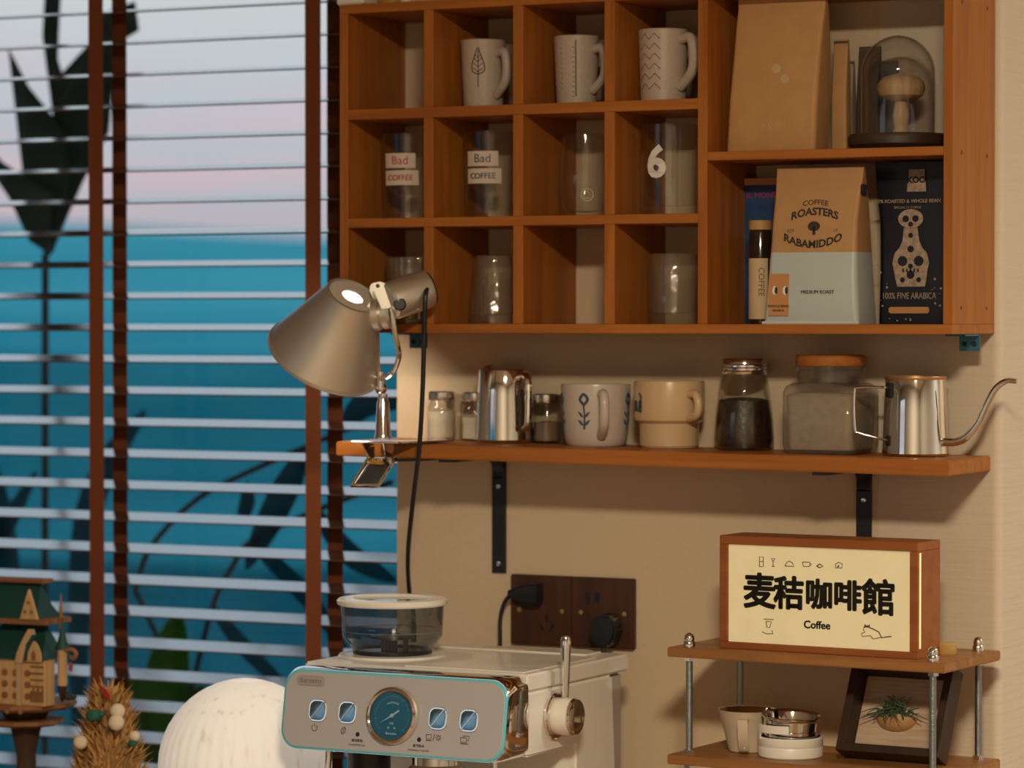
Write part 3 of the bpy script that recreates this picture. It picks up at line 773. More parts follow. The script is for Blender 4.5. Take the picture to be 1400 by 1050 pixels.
# ================================================================== wall shelf
SH = -math.atan(.0098)        # the board slopes slightly down to the right
def shz(x): return 1.5238 - (x + .166) * .0098
sf = thing('wall_shelf', 'honey wood wall shelf on two black iron brackets', 'shelf', (-.166, -.150, 1.5238))
obj('board', B().box(0, .806, 0, .149, -.0180, 0), W['honeyX'], sf, bevel=.0014, M=Matrix.Rotation(-SH, 4, 'Y'))
for xb, lab in ((-.0115, None), (.482, None)):
    zt = shz(xb) - .0182 - 1.5238; x0, x1 = xb + .166 - .0097, xb + .166 + .0097
    bb = B().box(x0, x1, .002, .149, zt - .0035, zt)
    bb.box(x0, x1, .1455, .149, zt - .150, zt)
    arc = [(.149 - .0035, zt - .0035 - .026)] + [(.1455 - .024 * (1 - cos(radians(a))), zt - .0035 - .024 + .024 * sin(radians(a))) for a in range(0, 91, 15)] + [(.1455, zt - .0035)]
    n = len(arc); vv = [(x0 + .002, y, z) for y, z in arc] + [(x1 - .002, y, z) for y, z in arc]
    bb.add(vv, [tuple(range(n)), tuple(range(2*n - 1, n - 1, -1))] + [(i, (i + 1) % n, (i + 1) % n + n, i + n) for i in range(n)])
    br = obj('bracket', bb, BLACKM, sf, bevel=.0006, bseg=1, label='black iron shelf bracket')
    for dz in (-.040, -.138):
        obj('screw', B().lathe([(0, 0), (.0036, 0), (.0030, .0012), (0, .0018)], 14, T((x0 + x1) / 2, .1454, zt + dz) @ FRONT), CHROME2, br)

def on_shelf(name, label, cat, x, y, group=None): return thing(name, label, cat, (x, y, shz(x) + .0003), group=group)
def spice_jar(x, label, fill, fmat):
    t = on_shelf('spice_jar', label, 'jar', x, -.029, 'small glass jars on the shelf')
    r = .0185
    obj('jar_glass', B().lathe([(0, 0), (r - .002, 0), (r, .002), (r, .040), (r - .001, .044), (.0145, .049), (.0145, .052), (.0135, .052), (.0135, .048), (r - .0025, .042), (r - .0015, .003), (0, .003)], 32), GLASSC, t)
    obj('jar_lid', B().lathe([(0, .0505), (.0168, .0505), (.0172, .0515), (.0172, .0605), (.0160, .0620), (0, .0622)], 32), CHROME2, t)
    obj('contents', B().lathe([(0, .0032), (r - .0022, .0032), (r - .0020, fill), (0, fill + .002)], 24), fmat, t)
spice_jar(-.0805, 'small glass jar with a silver lid nearest the window', .036, SALT)
spice_jar(-.0320, 'small glass jar half hidden behind the steel pitcher', .030, SALT)
spice_jar(.0690, 'small glass jar between the steel pitcher and floral mug', .026, M_('brown_spice', (.20, .12, .07), .9))

t = on_shelf('milk_pitcher', 'polished steel milk pitcher on the shelf', 'pitcher', .0185, -.046)
obj('body', B().lathe([(0, 0), (.033, 0), (.0365, .004), (.0358, .030), (.0345, .060), (.0335, .0905), (.0330, .0915), (.0325, .0905), (.0337, .060), (.035, .03), (.034, .006), (0, .004)], 56), CHROME, t)
ha = RZ(-63 + 32)
obj('handle', B().tube([ha @ Vector(p) for p in spline([(.033, 0, .083), (.048, 0, .0845), (.056, 0, .076), (.056, 0, .050), (.054, 0, .024), (.046, 0, .018)], 6)], .0042, 10), CHROME, t)
obj('spout', B().tube([RZ(150) @ Vector(p) for p in ((.030, 0, .078), (.035, 0, .086), (.040, 0, .0915))], [.004, .007, .008], 10), CHROME, t)

t = on_shelf('floral_mug', 'white mug with navy sprig pattern on the shelf', 'mug', .147, -.050)
obj('cup', B().lathe([(0, 0), (.035, 0), (.0375, .003), (.0388, .010), (.0415, .035), (.0432, .073), (.0426, .0758), (.0412, .0745), (.039, .035), (.036, .006), (0, .005)], 48), GLAZE, t)
obj('handle', B().tube([RZ(VIEW + 8) @ Vector(p) for p in spline([(.0415, 0, .064), (.058, 0, .064), (.064, 0, .050), (.060, 0, .028), (.042, 0, .014)], 6)], [.0062] * 25, 12), GLAZE, t)
def sprig(az):
    d = B()
    d.tube(spline([(0, -.021, 0), (.0008, -.006, 0), (-.0004, .010, 0)], 5), .0013, 6)
    d.tube(spline([(0, .009, 0), (-.005, .0155, 0), (0, .022, 0), (.005, .0155, 0), (0, .009, 0)], 4), .0019, 6)
    for z in (-.003, -.013):
        for s in (-1, 1):
            d.prism([(0, z - .004), (s * .0045, z - .0022), (s * .0085, z + .004), (s * .0035, z + .002)], -.0002, .0006)
    o = obj('sprig_print', d, M_('sprig_navy', (.045, .075, .11), .5), t, M=decal_M(.0415, az, .042)); wrap(o, .0415, .05)
for az in (VIEW - 22, VIEW + 66, VIEW - 78): sprig(az)

t = on_shelf('stacking_mug', 'mustard cream stepped mug with a dark mark on the shelf', 'mug', .2465, -.050)
obj('cup', B().lathe([(0, 0), (.034, 0), (.0362, .003), (.0365, .028), (.0368, .030), (.0420, .034), (.0432, .040), (.0436, .079), (.0428, .0815), (.0412, .080), (.0405, .040), (.035, .030), (.034, .006), (0, .005)], 48), YELLOWC, t)
obj('handle', B().tube([RZ(VIEW + 32) @ Vector(p) for p in spline([(.0425, 0, .066), (.055, 0, .066), (.061, 0, .056), (.058, 0, .042), (.0425, 0, .037)], 6)], .0052, 12), YELLOWC, t)
d = B().box(-.0125, .0055, -.0075, .0060, 0, .0006)
d.tube(spline([(.003, .004, .0003), (.0045, .010, .0003), (.0015, .015, .0003)], 4), .0012, 6); d.tube([(.003, -.004, .0003), (.003, -.009, .0003)], .0009, 6)
o = obj('dark_mark', d, NAVY, t, M=decal_M(.0436, VIEW - 60, .052)); wrap(o, .0436)

t = on_shelf('coffee_bean_jar', 'tapered glass jar of roasted coffee beans with a silver lid', 'jar', .3445, -.047)
obj('jar_glass', B().lathe([(0, 0), (.032, 0), (.0358, .003), (.0362, .012), (.0345, .040), (.0315, .070), (.0285, .084), (.0255, .089), (.0255, .096), (.0240, .096), (.0240, .089), (.027, .083), (.030, .070), (.033, .040), (.0347, .012), (.032, .004), (0, .004)], 44), GLASSC, t)
bb = B().lathe([(0, .0042), (.0318, .0042), (.0344, .012), (.0328, .040), (.0308, .060), (.020, .0625), (0, .064)], 36)
bc = obj('coffee_beans', bb, BEANS, t); bc['kind'] = 'stuff'
lid = B().lathe([(0, .0915), (.0268, .0915), (.0276, .093), (.0276, .1085), (.0262, .1105), (0, .1105)], 48)
for k in range(3): lid.lathe([(.0274, .0945 + k * .004), (.0281, .0955 + k * .004), (.0274, .0965 + k * .004), (.0270, .0955 + k * .004)], 40, closed=True)
obj('screw_lid', lid, CHROME2, t)

t = on_shelf('square_jar', 'square textured glass jar with a wooden lid beside the kettle', 'jar', .460, -.0565)
def sq(w, d, r): return rrect(w, d, r, 6)
def srings(secs): return [[(x, y, z) for x, y in sq(w, d, r)] for z, w, d, r in secs]
obj('jar_glass', B().loft(srings([(0, .084, .084, .010), (.003, .090, .090, .012), (.010, .093, .093, .012), (.072, .093, .093, .012), (.080, .090, .090, .018), (.0835, .084, .084, .030)])), GLASSRIB, t)
obj('neck', B().lathe([(.0405, .0833), (.0405, .098), (.0432, .0995), (.0432, .1035), (.040, .104), (.0385, .0985), (.0385, .0833)], 44, closed=True), GLASSC, t)
obj('lid', B().lathe([(0, .1040), (.0410, .1040), (.0416, .1055), (.0416, .1145), (.0395, .1165), (0, .1165)], 44), W['honeyX'], t)
ct = obj('contents', B().loft(srings([(.005, .080, .080, .010), (.068, .087, .087, .012), (.071, .080, .080, .014)])), M_('pale_sugar', (.36, .29, .22), .9, vary=.12, bscale=90), t)

t = on_shelf('gooseneck_kettle', 'polished steel gooseneck pour-over kettle at the shelf end', 'kettle', .5670, -.058)
obj('body', B().lathe([(0, 0), (.036, 0), (.0392, .003), (.0385, .012), (.0372, .050), (.0355, .0905), (.0352, .0915), (.034, .0915), (.0358, .05), (.037, .010), (0, .006)], 60), CHROME, t)
obj('rim', B().lathe([(.0358, .0895), (.0364, .0915), (.0358, .0935), (.0340, .0935), (.0338, .0900)], 48, closed=True), M_('bronze_rim', (.42, .22, .09), .4, .6), t)
obj('spout', B().tube(spline([(.0345, -.004, .017), (.050, -.004, .0170), (.0645, -.004, .0235), (.0785, -.004, .040), (.089, -.004, .062), (.0995, -.004, .080), (.112, -.004, .0885), (.1245, -.004, .0885)], 7), [lerp(.0052, .0032, k / 49) for k in range(50)], 12), CHROME2, t)
hA = RZ(54)
hz = [hA @ Vector(p) for p in ((-.0358, 0, .080), (-.079, 0, .081), (-.086, 0, .074), (-.085, 0, .034), (-.078, 0, .027), (-.0370, 0, .018))]
obj('wire_handle', B().tube(spline(hz, 6), .0016, 8), CHROME2, t)
obj('handle_mount', B().box(-.0395, -.0355, -.005, .005, .068, .086, hA), BLACKM, t, bevel=.001)
obj('handle_mount', B().box(-.0405, -.0370, -.004, .004, .012, .024, hA), BLACKM, t, bevel=.001)

# ================================================================== clip-on lamp on the shelf
LX, LY, LZ = -.087, -.168, 1.5293
FW = Vector((-.4539, .8908, -.0209)); RT = Vector((.8910, .4540, 0)); UPV = Vector((-.0095, .0186, .9998))
ax = (-.5 * FW + .866 * (.45 * RT + .893 * UPV)).normalized()       # from the wide opening to the narrow end
S = Vector((-.1004, -.22, 1.7059)) - Vector((LX, LY, LZ))
lp = thing('clip_lamp', 'brushed aluminium clip-on lamp clamped to the left end of the shelf', 'lamp', (LX, LY, LZ))
Msh = Matrix.Translation(S) @ axis_to(ax)
LEN = .098; RB, RS_ = .0740, .0345
shp = [(RB - .0012, -LEN - .001), (RB + .0012, -LEN), (RB + .0008, -LEN + .003), (RB - .001, -LEN + .004), (lerp(RB, RS_, .5), -LEN / 2), (RS_ + .0005, -.002), (RS_, .0005), (RS_ - .003, .0008), (RS_ - .0035, -.002), (.0145, -.0022), (.0135, -.0030), (.0145, -.0042), (RS_ - .003, -.0045), (lerp(RB, RS_, .5) - .0015, -LEN / 2), (RB - .0025, -LEN)]
M_SHADE = M_('satin_aluminium_shade', (.70, .64, .58), .42, .85)
obj('lamp_shade', B().lathe(shp, 64, Msh, closed=True), M_SHADE, lp, ang=30)
obj('vent_disc', B().lathe([(.0140, -.0018), (RS_ - .0036, -.0018), (RS_ - .0036, -.0010), (.0140, -.0010)], 48, Msh, closed=True), M_('grey_vent_disc', (.56, .50, .44), .6), lp)
BULB = M_('warm_bulb', (1, .85, .6), .3, emit=(1.0, .86, .64), es=1.5)
obj('bulb', B().ball((0, 0, -.040), .017, 20, 12), BULB, lp, M=Msh)
obj('bulb_holder', B().lathe([(0, 0), (.012, 0), (.012, .03), (0, .03)], 20, Msh @ T(.0, 0, -.032) @ RX(90)), M_('white_ceramic', (.7, .66, .6), .4), lp)
ld = bpy.data.lights.new('lamp_bulb_light', 'POINT'); ld.energy = 1.35; ld.color = (1.0, .88, .68); ld.shadow_soft_size = .022
lo = bpy.data.objects.new('lamp_bulb_light', ld); COL.objects.link(lo); lo.parent = lp; lo.matrix_local = Msh @ T(0, 0, -.074)
# swivel joint between shade and the head cylinder
hc = Vector((-.0366, -.1985, 1.7060)) - Vector((LX, LY, LZ))
hd = (.86 * RT + .30 * UPV + .40 * FW).normalized()
obj('head_cylinder', B().lathe([(0, -.026), (.0205, -.026), (.0232, -.023), (.0238, -.016), (.0238, .025), (.0228, .028), (0, .028)], 40, Matrix.Translation(hc) @ axis_to(hd)), BRUSHED, lp)
obj('rear_cap', B().lathe([(0, .028), (.0215, .028), (.0215, .0305), (0, .0315)], 32, Matrix.Translation(hc) @ axis_to(hd)), BLACKP, lp)
hub = Vector((-.0664, -.205, 1.6835)) - Vector((LX, LY, LZ))
cd_ = (.90 * RT + .10 * UPV - .20 * FW).normalized()
obj('shade_collar', B().lathe([(0, -.016), (.0165, -.016), (.0195, -.012), (.0195, -.005), (.0165, -.003), (.0190, 0), (.0190, .007), (.016, .010), (0, .010)], 36, Matrix.Translation(hub) @ axis_to(cd_)), BRUSHED, lp)
FRM = Matrix(((RT.x, UPV.x, -FW.x, 0), (RT.y, UPV.y, -FW.y, 0), (RT.z, UPV.z, -FW.z, 0), (0, 0, 0, 1)))
cheek = Vector((-.0590, -.2210, 1.7080)) - Vector((LX, LY, LZ))
obj('hinge_cheek', B().prism([(-.0080, -.018), (.0085, -.020), (.0115, -.004), (.0085, .010), (.0020, .0155), (-.0050, .0150), (-.0085, .008)], -.002, .002, Matrix.Translation(cheek) @ FRM @ RZ(22)), BRUSHED, lp, bevel=.0012)
obj('hinge_cheek', B().prism([(-.0080, -.018), (.0085, -.020), (.0115, -.004), (.0085, .010), (.0020, .0155), (-.0050, .0150), (-.0085, .008)], -.002, .002, Matrix.Translation(cheek + FW * .030 - RT * .006) @ FRM @ RZ(22)), BRUSHED, lp, bevel=.0012)
obj('hinge_screw', B().lathe([(0, 0), (.0026, 0), (.0022, .0015), (0, .002)], 14, Matrix.Translation(cheek - FW * .0018 + UPV * .0095 - RT * .0055) @ axis_to(-FW)), BLACKM, lp)
kn = hc - RT * .0085 - UPV * .0115 - FW * .0200
obj('tension_knob', B().lathe([(0, 0), (.0072, 0), (.0078, .002), (.0078, .008), (.0062, .010), (0, .010)], 24, Matrix.Translation(kn) @ axis_to(-FW)), BLACKP, lp, label='round black tension knob')
# fork, stem and clamp
def L(x, y, z): return Vector((x - LX, y - LY, z - LZ))
fa = spline([L(-.0492, -.2140, 1.690), L(-.0480, -.210, 1.660), L(-.0500, -.196, 1.632), L(-.066, -.184, 1.611), L(-.086, -.178, 1.604), L(-.106, -.172, 1.611), L(-.122, -.164, 1.632), L(-.122, -.162, 1.655), L(-.110, -.170, 1.680)], 6)
obj('fork', B().tube(fa, .0034, 10), CHROME2, lp)
obj('ball_joint', B().ball(L(-.0885, -.172, 1.5915), .0078, 20, 12).lathe([(0, -.006), (.0045, -.006), (.0045, .014), (0, .014)], 16, Matrix.Translation(L(-.0872, -.176, 1.598))), CHROME2, lp)
obj('stem', B().lathe([(0, 0), (.0110, 0), (.0110, .003), (.0098, .006), (.0078, .044), (.0058, .050), (.0058, .056), (0, .056)], 28, Matrix.Translation(L(-.0870, -.170, 1.5290))), CHROME, lp)
zt = shz(-.09) - LZ + .0006
top = B()
top.prism([(-.030, -.028), (.030, -.020), (.050, .020), (.058, .075), (.030, .082), (.012, .030), (-.018, .014)], zt + .0006, zt + .0030)
for k in range(9): top.box(.010 + k * .0045, .0125 + k * .0045, .060 + k * .002, .064 + k * .002, zt, zt + .0008)
obj('upper_jaw', top, CHROME2, lp, bevel=.0006, bseg=1)
zb = zt - .0190
lowj = B()
lowj.prism([(-.016, -.020), (.020, -.020), (.046, .024), (.052, .075), (.030, .080), (.010, .030)], zb - .0030, zb - .0006)
obj('lower_jaw', lowj, BLACKM, lp, bevel=.0006, bseg=1)
# squeeze lever: an open channel hanging in front of the board
e0 = L(-.080, -.182, 1.506); e1 = L(-.094, -.200, 1.473)
dv = (e1 - e0).normalized(); sv = Vector((.93, .36, 0)).normalized(); nv = dv.cross(sv).normalized()
Mch = Matrix(((sv.x, nv.x, dv.x, e0.x), (sv.y, nv.y, dv.y, e0.y), (sv.z, nv.z, dv.z, e0.z), (0, 0, 0, 1)))
ch = B(); lw_ = (e1 - e0).length
ch.box(-.0165, .0165, -.0012, .0004, 0, lw_ + .004, Mch); ch.box(-.0180, -.0150, -.0012, .009, 0, lw_ + .002, Mch); ch.box(.0150, .0180, -.0012, .009, 0, lw_ + .002, Mch); ch.box(-.0175, .0175, -.0012, .008, lw_, lw_ + .0035, Mch)
obj('squeeze_lever', ch, CHROME2, lp, bevel=.0008, bseg=1)
obj('lever_dark_inside', B().box(-.0145, .0145, .0006, .0012, .002, lw_ - .001, Mch), BLACKP, lp, smooth=False)  # black sheet added to make the channel's inside dark
web = B()
for sx in (-.0150, .0150):
    a0 = Vector((sx, -.030, zt + .001)) ; 
    web.add([a0, a0 + Vector((0, .030, 0)), Vector((sx * .75, -.006, zb - .002)), Vector((sx * .75, -.016, zb - .002)),
             a0 + Vector((.0016, 0, 0)), a0 + Vector((.0016, .030, 0)), Vector((sx * .75 + .0016, -.006, zb - .002)), Vector((sx * .75 + .0016, -.016, zb - .002))],
            [(0, 1, 2, 3), (7, 6, 5, 4), (0, 4, 5, 1), (1, 5, 6, 2), (2, 6, 7, 3), (3, 7, 4, 0)])
obj('clamp_web', web, CHROME2, lp)
spg = [Vector((-.012 + .024 * k / 60, -.021 + .0045 * cos(k * .9), -.028 + .0045 * sin(k * .9))) for k in range(61)]
obj('spring', B().tube(spg, .0010, 6), BRASS, lp)
obj('clamp_bolt', B().lathe([(0, 0), (.0052, 0), (.0052, .004), (.003, .006), (0, .006)], 16, Matrix.Translation(Vector((.019, -.020, -.026))) @ axis_to((1, -.2, 0))), CHROME2, lp)
cab = [L(-.0130, -.186, 1.718), L(-.008, -.205, 1.706), L(-.0110, -.203, 1.660), L(-.0160, -.198, 1.590), L(-.0240, -.192, 1.520), L(-.0480, -.165, 1.450), L(-.0850, -.110, 1.380), L(-.110, -.060, 1.325), L(-.112, -.045, 1.27), L(-.112, -.045, .95)]
obj('cable', B().tube(spline(cab, 8), .0030, 8), BLACKP, lp, label='thin black lamp cable')

# ================================================================== wall sockets
def socket(x0, label):
    t = thing('wall_socket', label, 'socket', (x0 + .043, 0, 1.3095), group='dark wooden wall sockets')
    obj('plate', B().box(-.0428, .0428, -.009, 0, -.0440, .0440), W['walnut'], t, bevel=.0012)
    for sx in (-.030, .030):
        obj('brass_stud', B().lathe([(0, 0), (.0034, 0), (.003, .0012), (0, .0018)], 16, T(sx, -.009, -.0005) @ FRONT), BRASS, t)
    return t
s1 = socket(.0075, 'dark walnut socket plate with empty three-pin holes, left of the pair')
for a in (90, 210, 330):
    x, z = .0082 + .0080 * cos(radians(a)), -.018 + .0085 * sin(radians(a))
    obj('pin_hole', B().box(-.0018, .0018, -.0045, .0045, -.0002, .0002, T(x, -.0090, z) @ FRONT @ RZ({90: 0, 210: 35, 330: -35}[a])), BLACKP, s1, smooth=False)
s2 = socket(.0940, 'dark walnut socket plate with two charging ports, right of the pair')
for x in (-.0205, -.0072):
    obj('charging_port', B().box(-.0032, .0032, -.0062, .0062, -.0002, .0002, T(x, -.0090, .019) @ FRONT), BLACKP, s2, smooth=False)
t = thing('power_plug', 'flat black plug with a cable in the left socket plate', 'plug', (.0400, -.0095, 1.3310))
obj('plug_body', B().loft([[(x, y, z) for y, z in rrect(.020, h, .004, 4, -.0105, 0)] for x, h in ((.0145, .026), (.002, .027), (-.010, .020), (-.020, .012), (-.026, .008))]), BLACKP, t)
obj('cord', B().tube(spline([(-.024, -.010, -.002), (-.033, -.012, -.010), (-.040, -.012, -.030), (-.0405, -.012, -.060), (-.039, -.012, -.12), (-.035, -.010, -.25)], 6), .0026, 8), BLACKP, t)
t = thing('power_plug', 'bulky black faceted plug in the right socket plate', 'plug', (.1480, -.0095, 1.2895))
hx = [(0, .021), (.012, .019), (.019, .004), (.0165, -.010), (.008, -.020), (-.008, -.020), (-.0165, -.010), (-.019, .000), (-.012, .018)]
obj('plug_body', B().prism(hx, 0, .026, FRONT), BLACKP, t, bevel=.003)
obj('cord', B().tube(spline([(-.002, -.014, -.018), (-.002, -.015, -.034), (-.001, -.014, -.08), (0, -.012, -.2)], 6), .0030, 8), BLACKP, t)

# ================================================================== rod rack with its boards
RZr = -3.9
RW, RD = .352, .165
rc_ = Vector((.4824, -.202, 0)) + Vector((sin(radians(3.9)) * .0825, cos(radians(3.9)) * .0825, 0))
rk = thing('rod_rack', 'tiered rack of wooden boards on threaded steel rods', 'rack', (rc_.x, rc_.y, .89), RZr)
ZT = 1.2915 - .89
BD = .0115
for zt_ in (ZT, ZT - .1265, ZT - .253):
    obj('board', B().box(-RW / 2, RW / 2, -RD / 2, RD / 2, zt_ - BD, zt_), W['rack'], rk, bevel=.0012)
PX_, PY_ = RW / 2 - .0210, RD / 2 - .0165
for sx in (-1, 1):
    for sy in (-1, 1):
        x, y = sx * PX_, sy * PY_
        rod = obj('threaded_rod', B().lathe([(0, 0), (.0040, 0), (.0040, ZT + .004), (0, ZT + .004)], 16, T(x, y, 0)), STEELROD, rk)
        nut = B()
        nut.lathe([(0, 0), (.0066, 0), (.0066, .006), (.0060, .007), (.0056, .0090), (.0050, .0125), (.0030, .0150), (0, .0158)], 6, T(x, y, ZT))
        nn_ = B().lathe([(0, ZT), (.0068, ZT), (.0068, ZT + .0055), (.0058, ZT + .0070), (.0061, ZT + .0100), (.0050, ZT + .0140), (.0026, ZT + .0162), (0, ZT + .0168)], 20, T(x, y, 0))
        obj('acorn_nut', nn_, CHROME, rod)
        for zt_ in (ZT, ZT - .1265, ZT - .253):
            q = B().lathe([(0, zt_ - BD - .005), (.0068, zt_ - BD - .005), (.0068, zt_ - BD), (0, zt_ - BD)], 6, T(x, y, 0))
            obj('hex_nut', q, CHROME2, rod, ang=20)
            if zt_ < ZT:
                obj('hex_nut', B().lathe([(0, zt_), (.0068, zt_), (.0068, zt_ + .005), (0, zt_ + .005)], 6, T(x, y, 0)), CHROME2, rod, ang=20)
RM = T(rc_.x, rc_.y, 0) @ RZ(RZr)
def on_rack(x, y): return RM @ Vector((x, y, 0))
ZTOP = 1.2915; ZMID = ZTOP - .1265

# ---- light box sign
p = on_rack(.0085, -.0300)
sg = thing('light_box_sign', 'lit wooden light box sign lettered for a coffee house', 'sign', (p.x, p.y, ZTOP), RZr)
SW, SHH, SD = .2520, .1325, .064
fr_ = .0102
M0 = W['signwood']
obj('frame_rail', B().box(-SW/2, SW/2, -SD/2, SD/2, SHH - fr_, SHH), M0, sg, bevel=.0008, bseg=1)
obj('frame_rail', B().box(-SW/2, SW/2, -SD/2, SD/2, 0, fr_ - .002), M0, sg, bevel=.0008, bseg=1)
obj('frame_stile', B().box(-SW/2, -SW/2 + fr_, -SD/2, SD/2, fr_ - .002, SHH - fr_), M0, sg, bevel=.0008, bseg=1)
obj('frame_stile', B().box(SW/2 - fr_, SW/2, -SD/2, SD/2, fr_ - .002, SHH - fr_), M0, sg, bevel=.0008, bseg=1)
obj('back_panel', B().box(-SW/2 + fr_, SW/2 - fr_, SD/2 - .004, SD/2 - .001, fr_ - .002, SHH - fr_), M0, sg, smooth=False)
mp_l, tl, pl_ = mat_base('backlit_paper')
pl_.inputs['Base Color'].default_value = (.55, .46, .28, 1); pl_.inputs['Roughness'].default_value = .8
cc = N(tl, 'ShaderNodeTexCoord'); nn = N(tl, 'ShaderNodeTexNoise'); nn.inputs['Scale'].default_value = 60; nn.inputs['Detail'].default_value = 4
rr = N(tl, 'ShaderNodeValToRGB'); rr.color_ramp.elements[0].color = (.80, .62, .30, 1); rr.color_ramp.elements[1].color = (1.0, .80, .42, 1)
tl.links.new(cc.outputs['Object'], nn.inputs[0]); tl.links.new(nn.outputs[0], rr.inputs[0]); tl.links.new(rr.outputs[0], pl_.inputs['Emission Color'])
pl_.inputs['Emission Strength'].default_value = .36
obj('lit_panel', B().box(-SW/2 + fr_, SW/2 - fr_, -SD/2 + .004, -SD/2 + .006, fr_ - .002, SHH - fr_), mp_l, sg, smooth=False, label='glowing cream paper panel')
obj('light_gap', B().box(SW/2 - .0004, SW/2 + .0003, -SD/2 + .0045, -SD/2 + .0085, .012, SHH - .012), M_('light_gap', (.9, .7, .4), .5, emit=(1, .62, .25), es=.85), sg, smooth=False)
SF = lambda x, z: T(x, -SD/2 + .0036, z) @ FRONT
CHAR = M_('charcoal_lettering', (.045, .040, .032), .8)
for chs, x, z, sz in (('麦', -.0755, .0660, .043), ('秸', -.0375, .0655, .040), ('咖', .0010, .0660, .036), ('啡', .0370, .0660, .036), ('館', .0760, .0650, .043)):
    text(chs, sz, CHAR, SF(x, z), sg, bold=.0014, thick=.0003)
text('Coffee', .0125, CHAR, SF(-.0015, .0325), sg, bold=.0003)
DINK = M_('doodle_ink', (.10, .085, .05), .8)
def ln(pts, r=.0005): dood.tube([(x, y, 0) for x, y in pts], r, 5)
dood = B()
ln([(-.0755, .0975), (-.0705, .0975), (-.0705, .1090), (-.0755, .1090), (-.0755, .0975)]); ln([(-.0745, .1035), (-.0715, .1035)])
obj('doodle_bag', dood, DINK, sg, M=SF(0, 0))
dood = B()
ln([(-.0595, .0985), (-.0560, .0985)]); ln([(-.0578, .0985), (-.0578, .1040), (-.0600, .1075), (-.0556, .1075), (-.0578, .1040)])
obj('doodle_glass', dood, DINK, sg, M=SF(0, 0))
dood = B()
ln([(-.0425, .0995), (-.0310, .0995), (-.0330, .1035), (-.0370, .1055), (-.0405, .1035), (-.0425, .0995)])
obj('doodle_cake', dood, DINK, sg, M=SF(0, 0))
dood = B()
ln([(-.0200, .1050), (-.0105, .1050), (-.0115, .1000), (-.0190, .1000), (-.0200, .1050)]); ln([(-.0105, .1040), (-.0085, .1025), (-.0110, .1010)])
obj('doodle_cup', dood, DINK, sg, M=SF(0, 0))
dood = B()
ln([(-.0020, .1010), (.0020, .1035), (.0060, .1010), (.0020, .0992), (-.0020, .1010)], .0007)
obj('doodle_bean', dood, DINK, sg, M=SF(0, 0))
dood = B()
ln([(.0220, .1000), (.0300, .1000), (.0305, .1045), (.0260, .1065), (.0220, .1045), (.0220, .1000)]); ln([(.0245, .1010), (.0265, .1030)], .0008)
obj('doodle_pot', dood, DINK, sg, M=SF(0, 0))
dood = B()
ln([(.0580, .0330), (.0595, .0365), (.0605, .0345), (.0630, .0345), (.0645, .0365), (.0650, .0330), (.0690, .0320), (.0760, .0290), (.0800, .0225), (.0850, .0235), (.0920, .0245)], .0007)
ln([(.0580, .0330), (.0570, .0300), (.0590, .0280), (.0545, .0255), (.0560, .0225), (.0610, .0235), (.0660, .0240), (.0690, .0205), (.0720, .0210), (.0770, .0225), (.0800, .0225)], .0005)
ln([(.0590, .0345), (.0640, .0345)], .0014)
obj('doodle_cat', dood, DINK, sg, M=SF(0, 0))
dood = B()
ln([(-.0700, .0365), (-.0570, .0365)]); ln([(-.0670, .0340), (-.0600, .0340), (-.0620, .0270), (-.0655, .0270), (-.0670, .0340)]); ln([(-.0720, .0215), (-.0660, .0195), (-.0580, .0200), (-.0590, .0240)])
obj('doodle_dripper', dood, DINK, sg, M=SF(0, 0))

p = on_rack(.1375, .012)
t = thing('wooden_puck', 'small round pale wooden puck beside the light box', 'wooden disc', (p.x, p.y, ZTOP))
obj('disc', B().lathe([(0, 0), (.0118, 0), (.0125, .001), (.0125, .0120), (.0115, .0130), (0, .0130)], 32), M_('boxwood', (.52, .32, .10), .5, vary=.08, bscale=80), t)
obj('face', B().lathe([(0, .0130), (.009, .0130), (.0088, .0133), (0, .0133)], 28), M_('boxwood_face', (.56, .36, .13), .5), t)

# ---- middle board: cup, dosing ring, framed air plant
p = on_rack(-.1060, -.010)
t = thing('pouring_cup', 'cream metal pouring cup with a strap handle on the rack', 'cup', (p.x, p.y, ZMID))
def lip(a, k): return 1 + (.05 * max(0, cos(a - radians(172))) ** 8 if k in (3, 4, 5) else 0)
obj('cup', B().lathe([(0, 0), (.0205, 0), (.0225, .0015), (.0345, .0490), (.0352, .0500), (.0344, .0500), (.0340, .0490), (.0215, .0030), (0, .0028)], 44, mod=lip), CREAMM, t)
obj('lining', B().lathe([(0, .0034), (.0211, .0034), (.0337, .0490), (.0341, .0499), (.0331, .0490), (.0204, .0042), (0, .0042)], 44), CHROME2, t)
hm = RZ(-63 - 12)
obj('handle', B().loft([[hm @ Vector((x + ox, y, z + oz)) for x, y, z in ((0, -.0060, 0), (0, .0060, 0), (.0020, .0060, 0), (.0020, -.0060, 0))] for ox, oz in ((.0330, .0420), (.0440, .0430), (.0460, .0410), (.0400, .0200), (.0320, .0045), (.0260, .0035))]), CREAMM, t, bevel=.0004, bseg=1)
obj('rivet', B().lathe([(0, 0), (.0014, 0), (0, .0008)], 10, hm @ T(.0360, 0, .0085) @ RY(70)), CHROME2, t)
p = on_rack(-.0440, -.022)
t = thing('portafilter_stand', 'round cream stand with a side clip, on the rack', 'stand', (p.x, p.y, ZMID))
obj('base', B().lathe([(0, 0), (.0365, 0), (.0380, .0015), (.0380, .0120), (.0374, .0130), (.0380, .0140), (.0380, .0225), (.0368, .0240), (.0345, .0240), (.0340, .0120), (0, .0120)], 48), CREAM, t)
cm = RZ(-63 - 52)
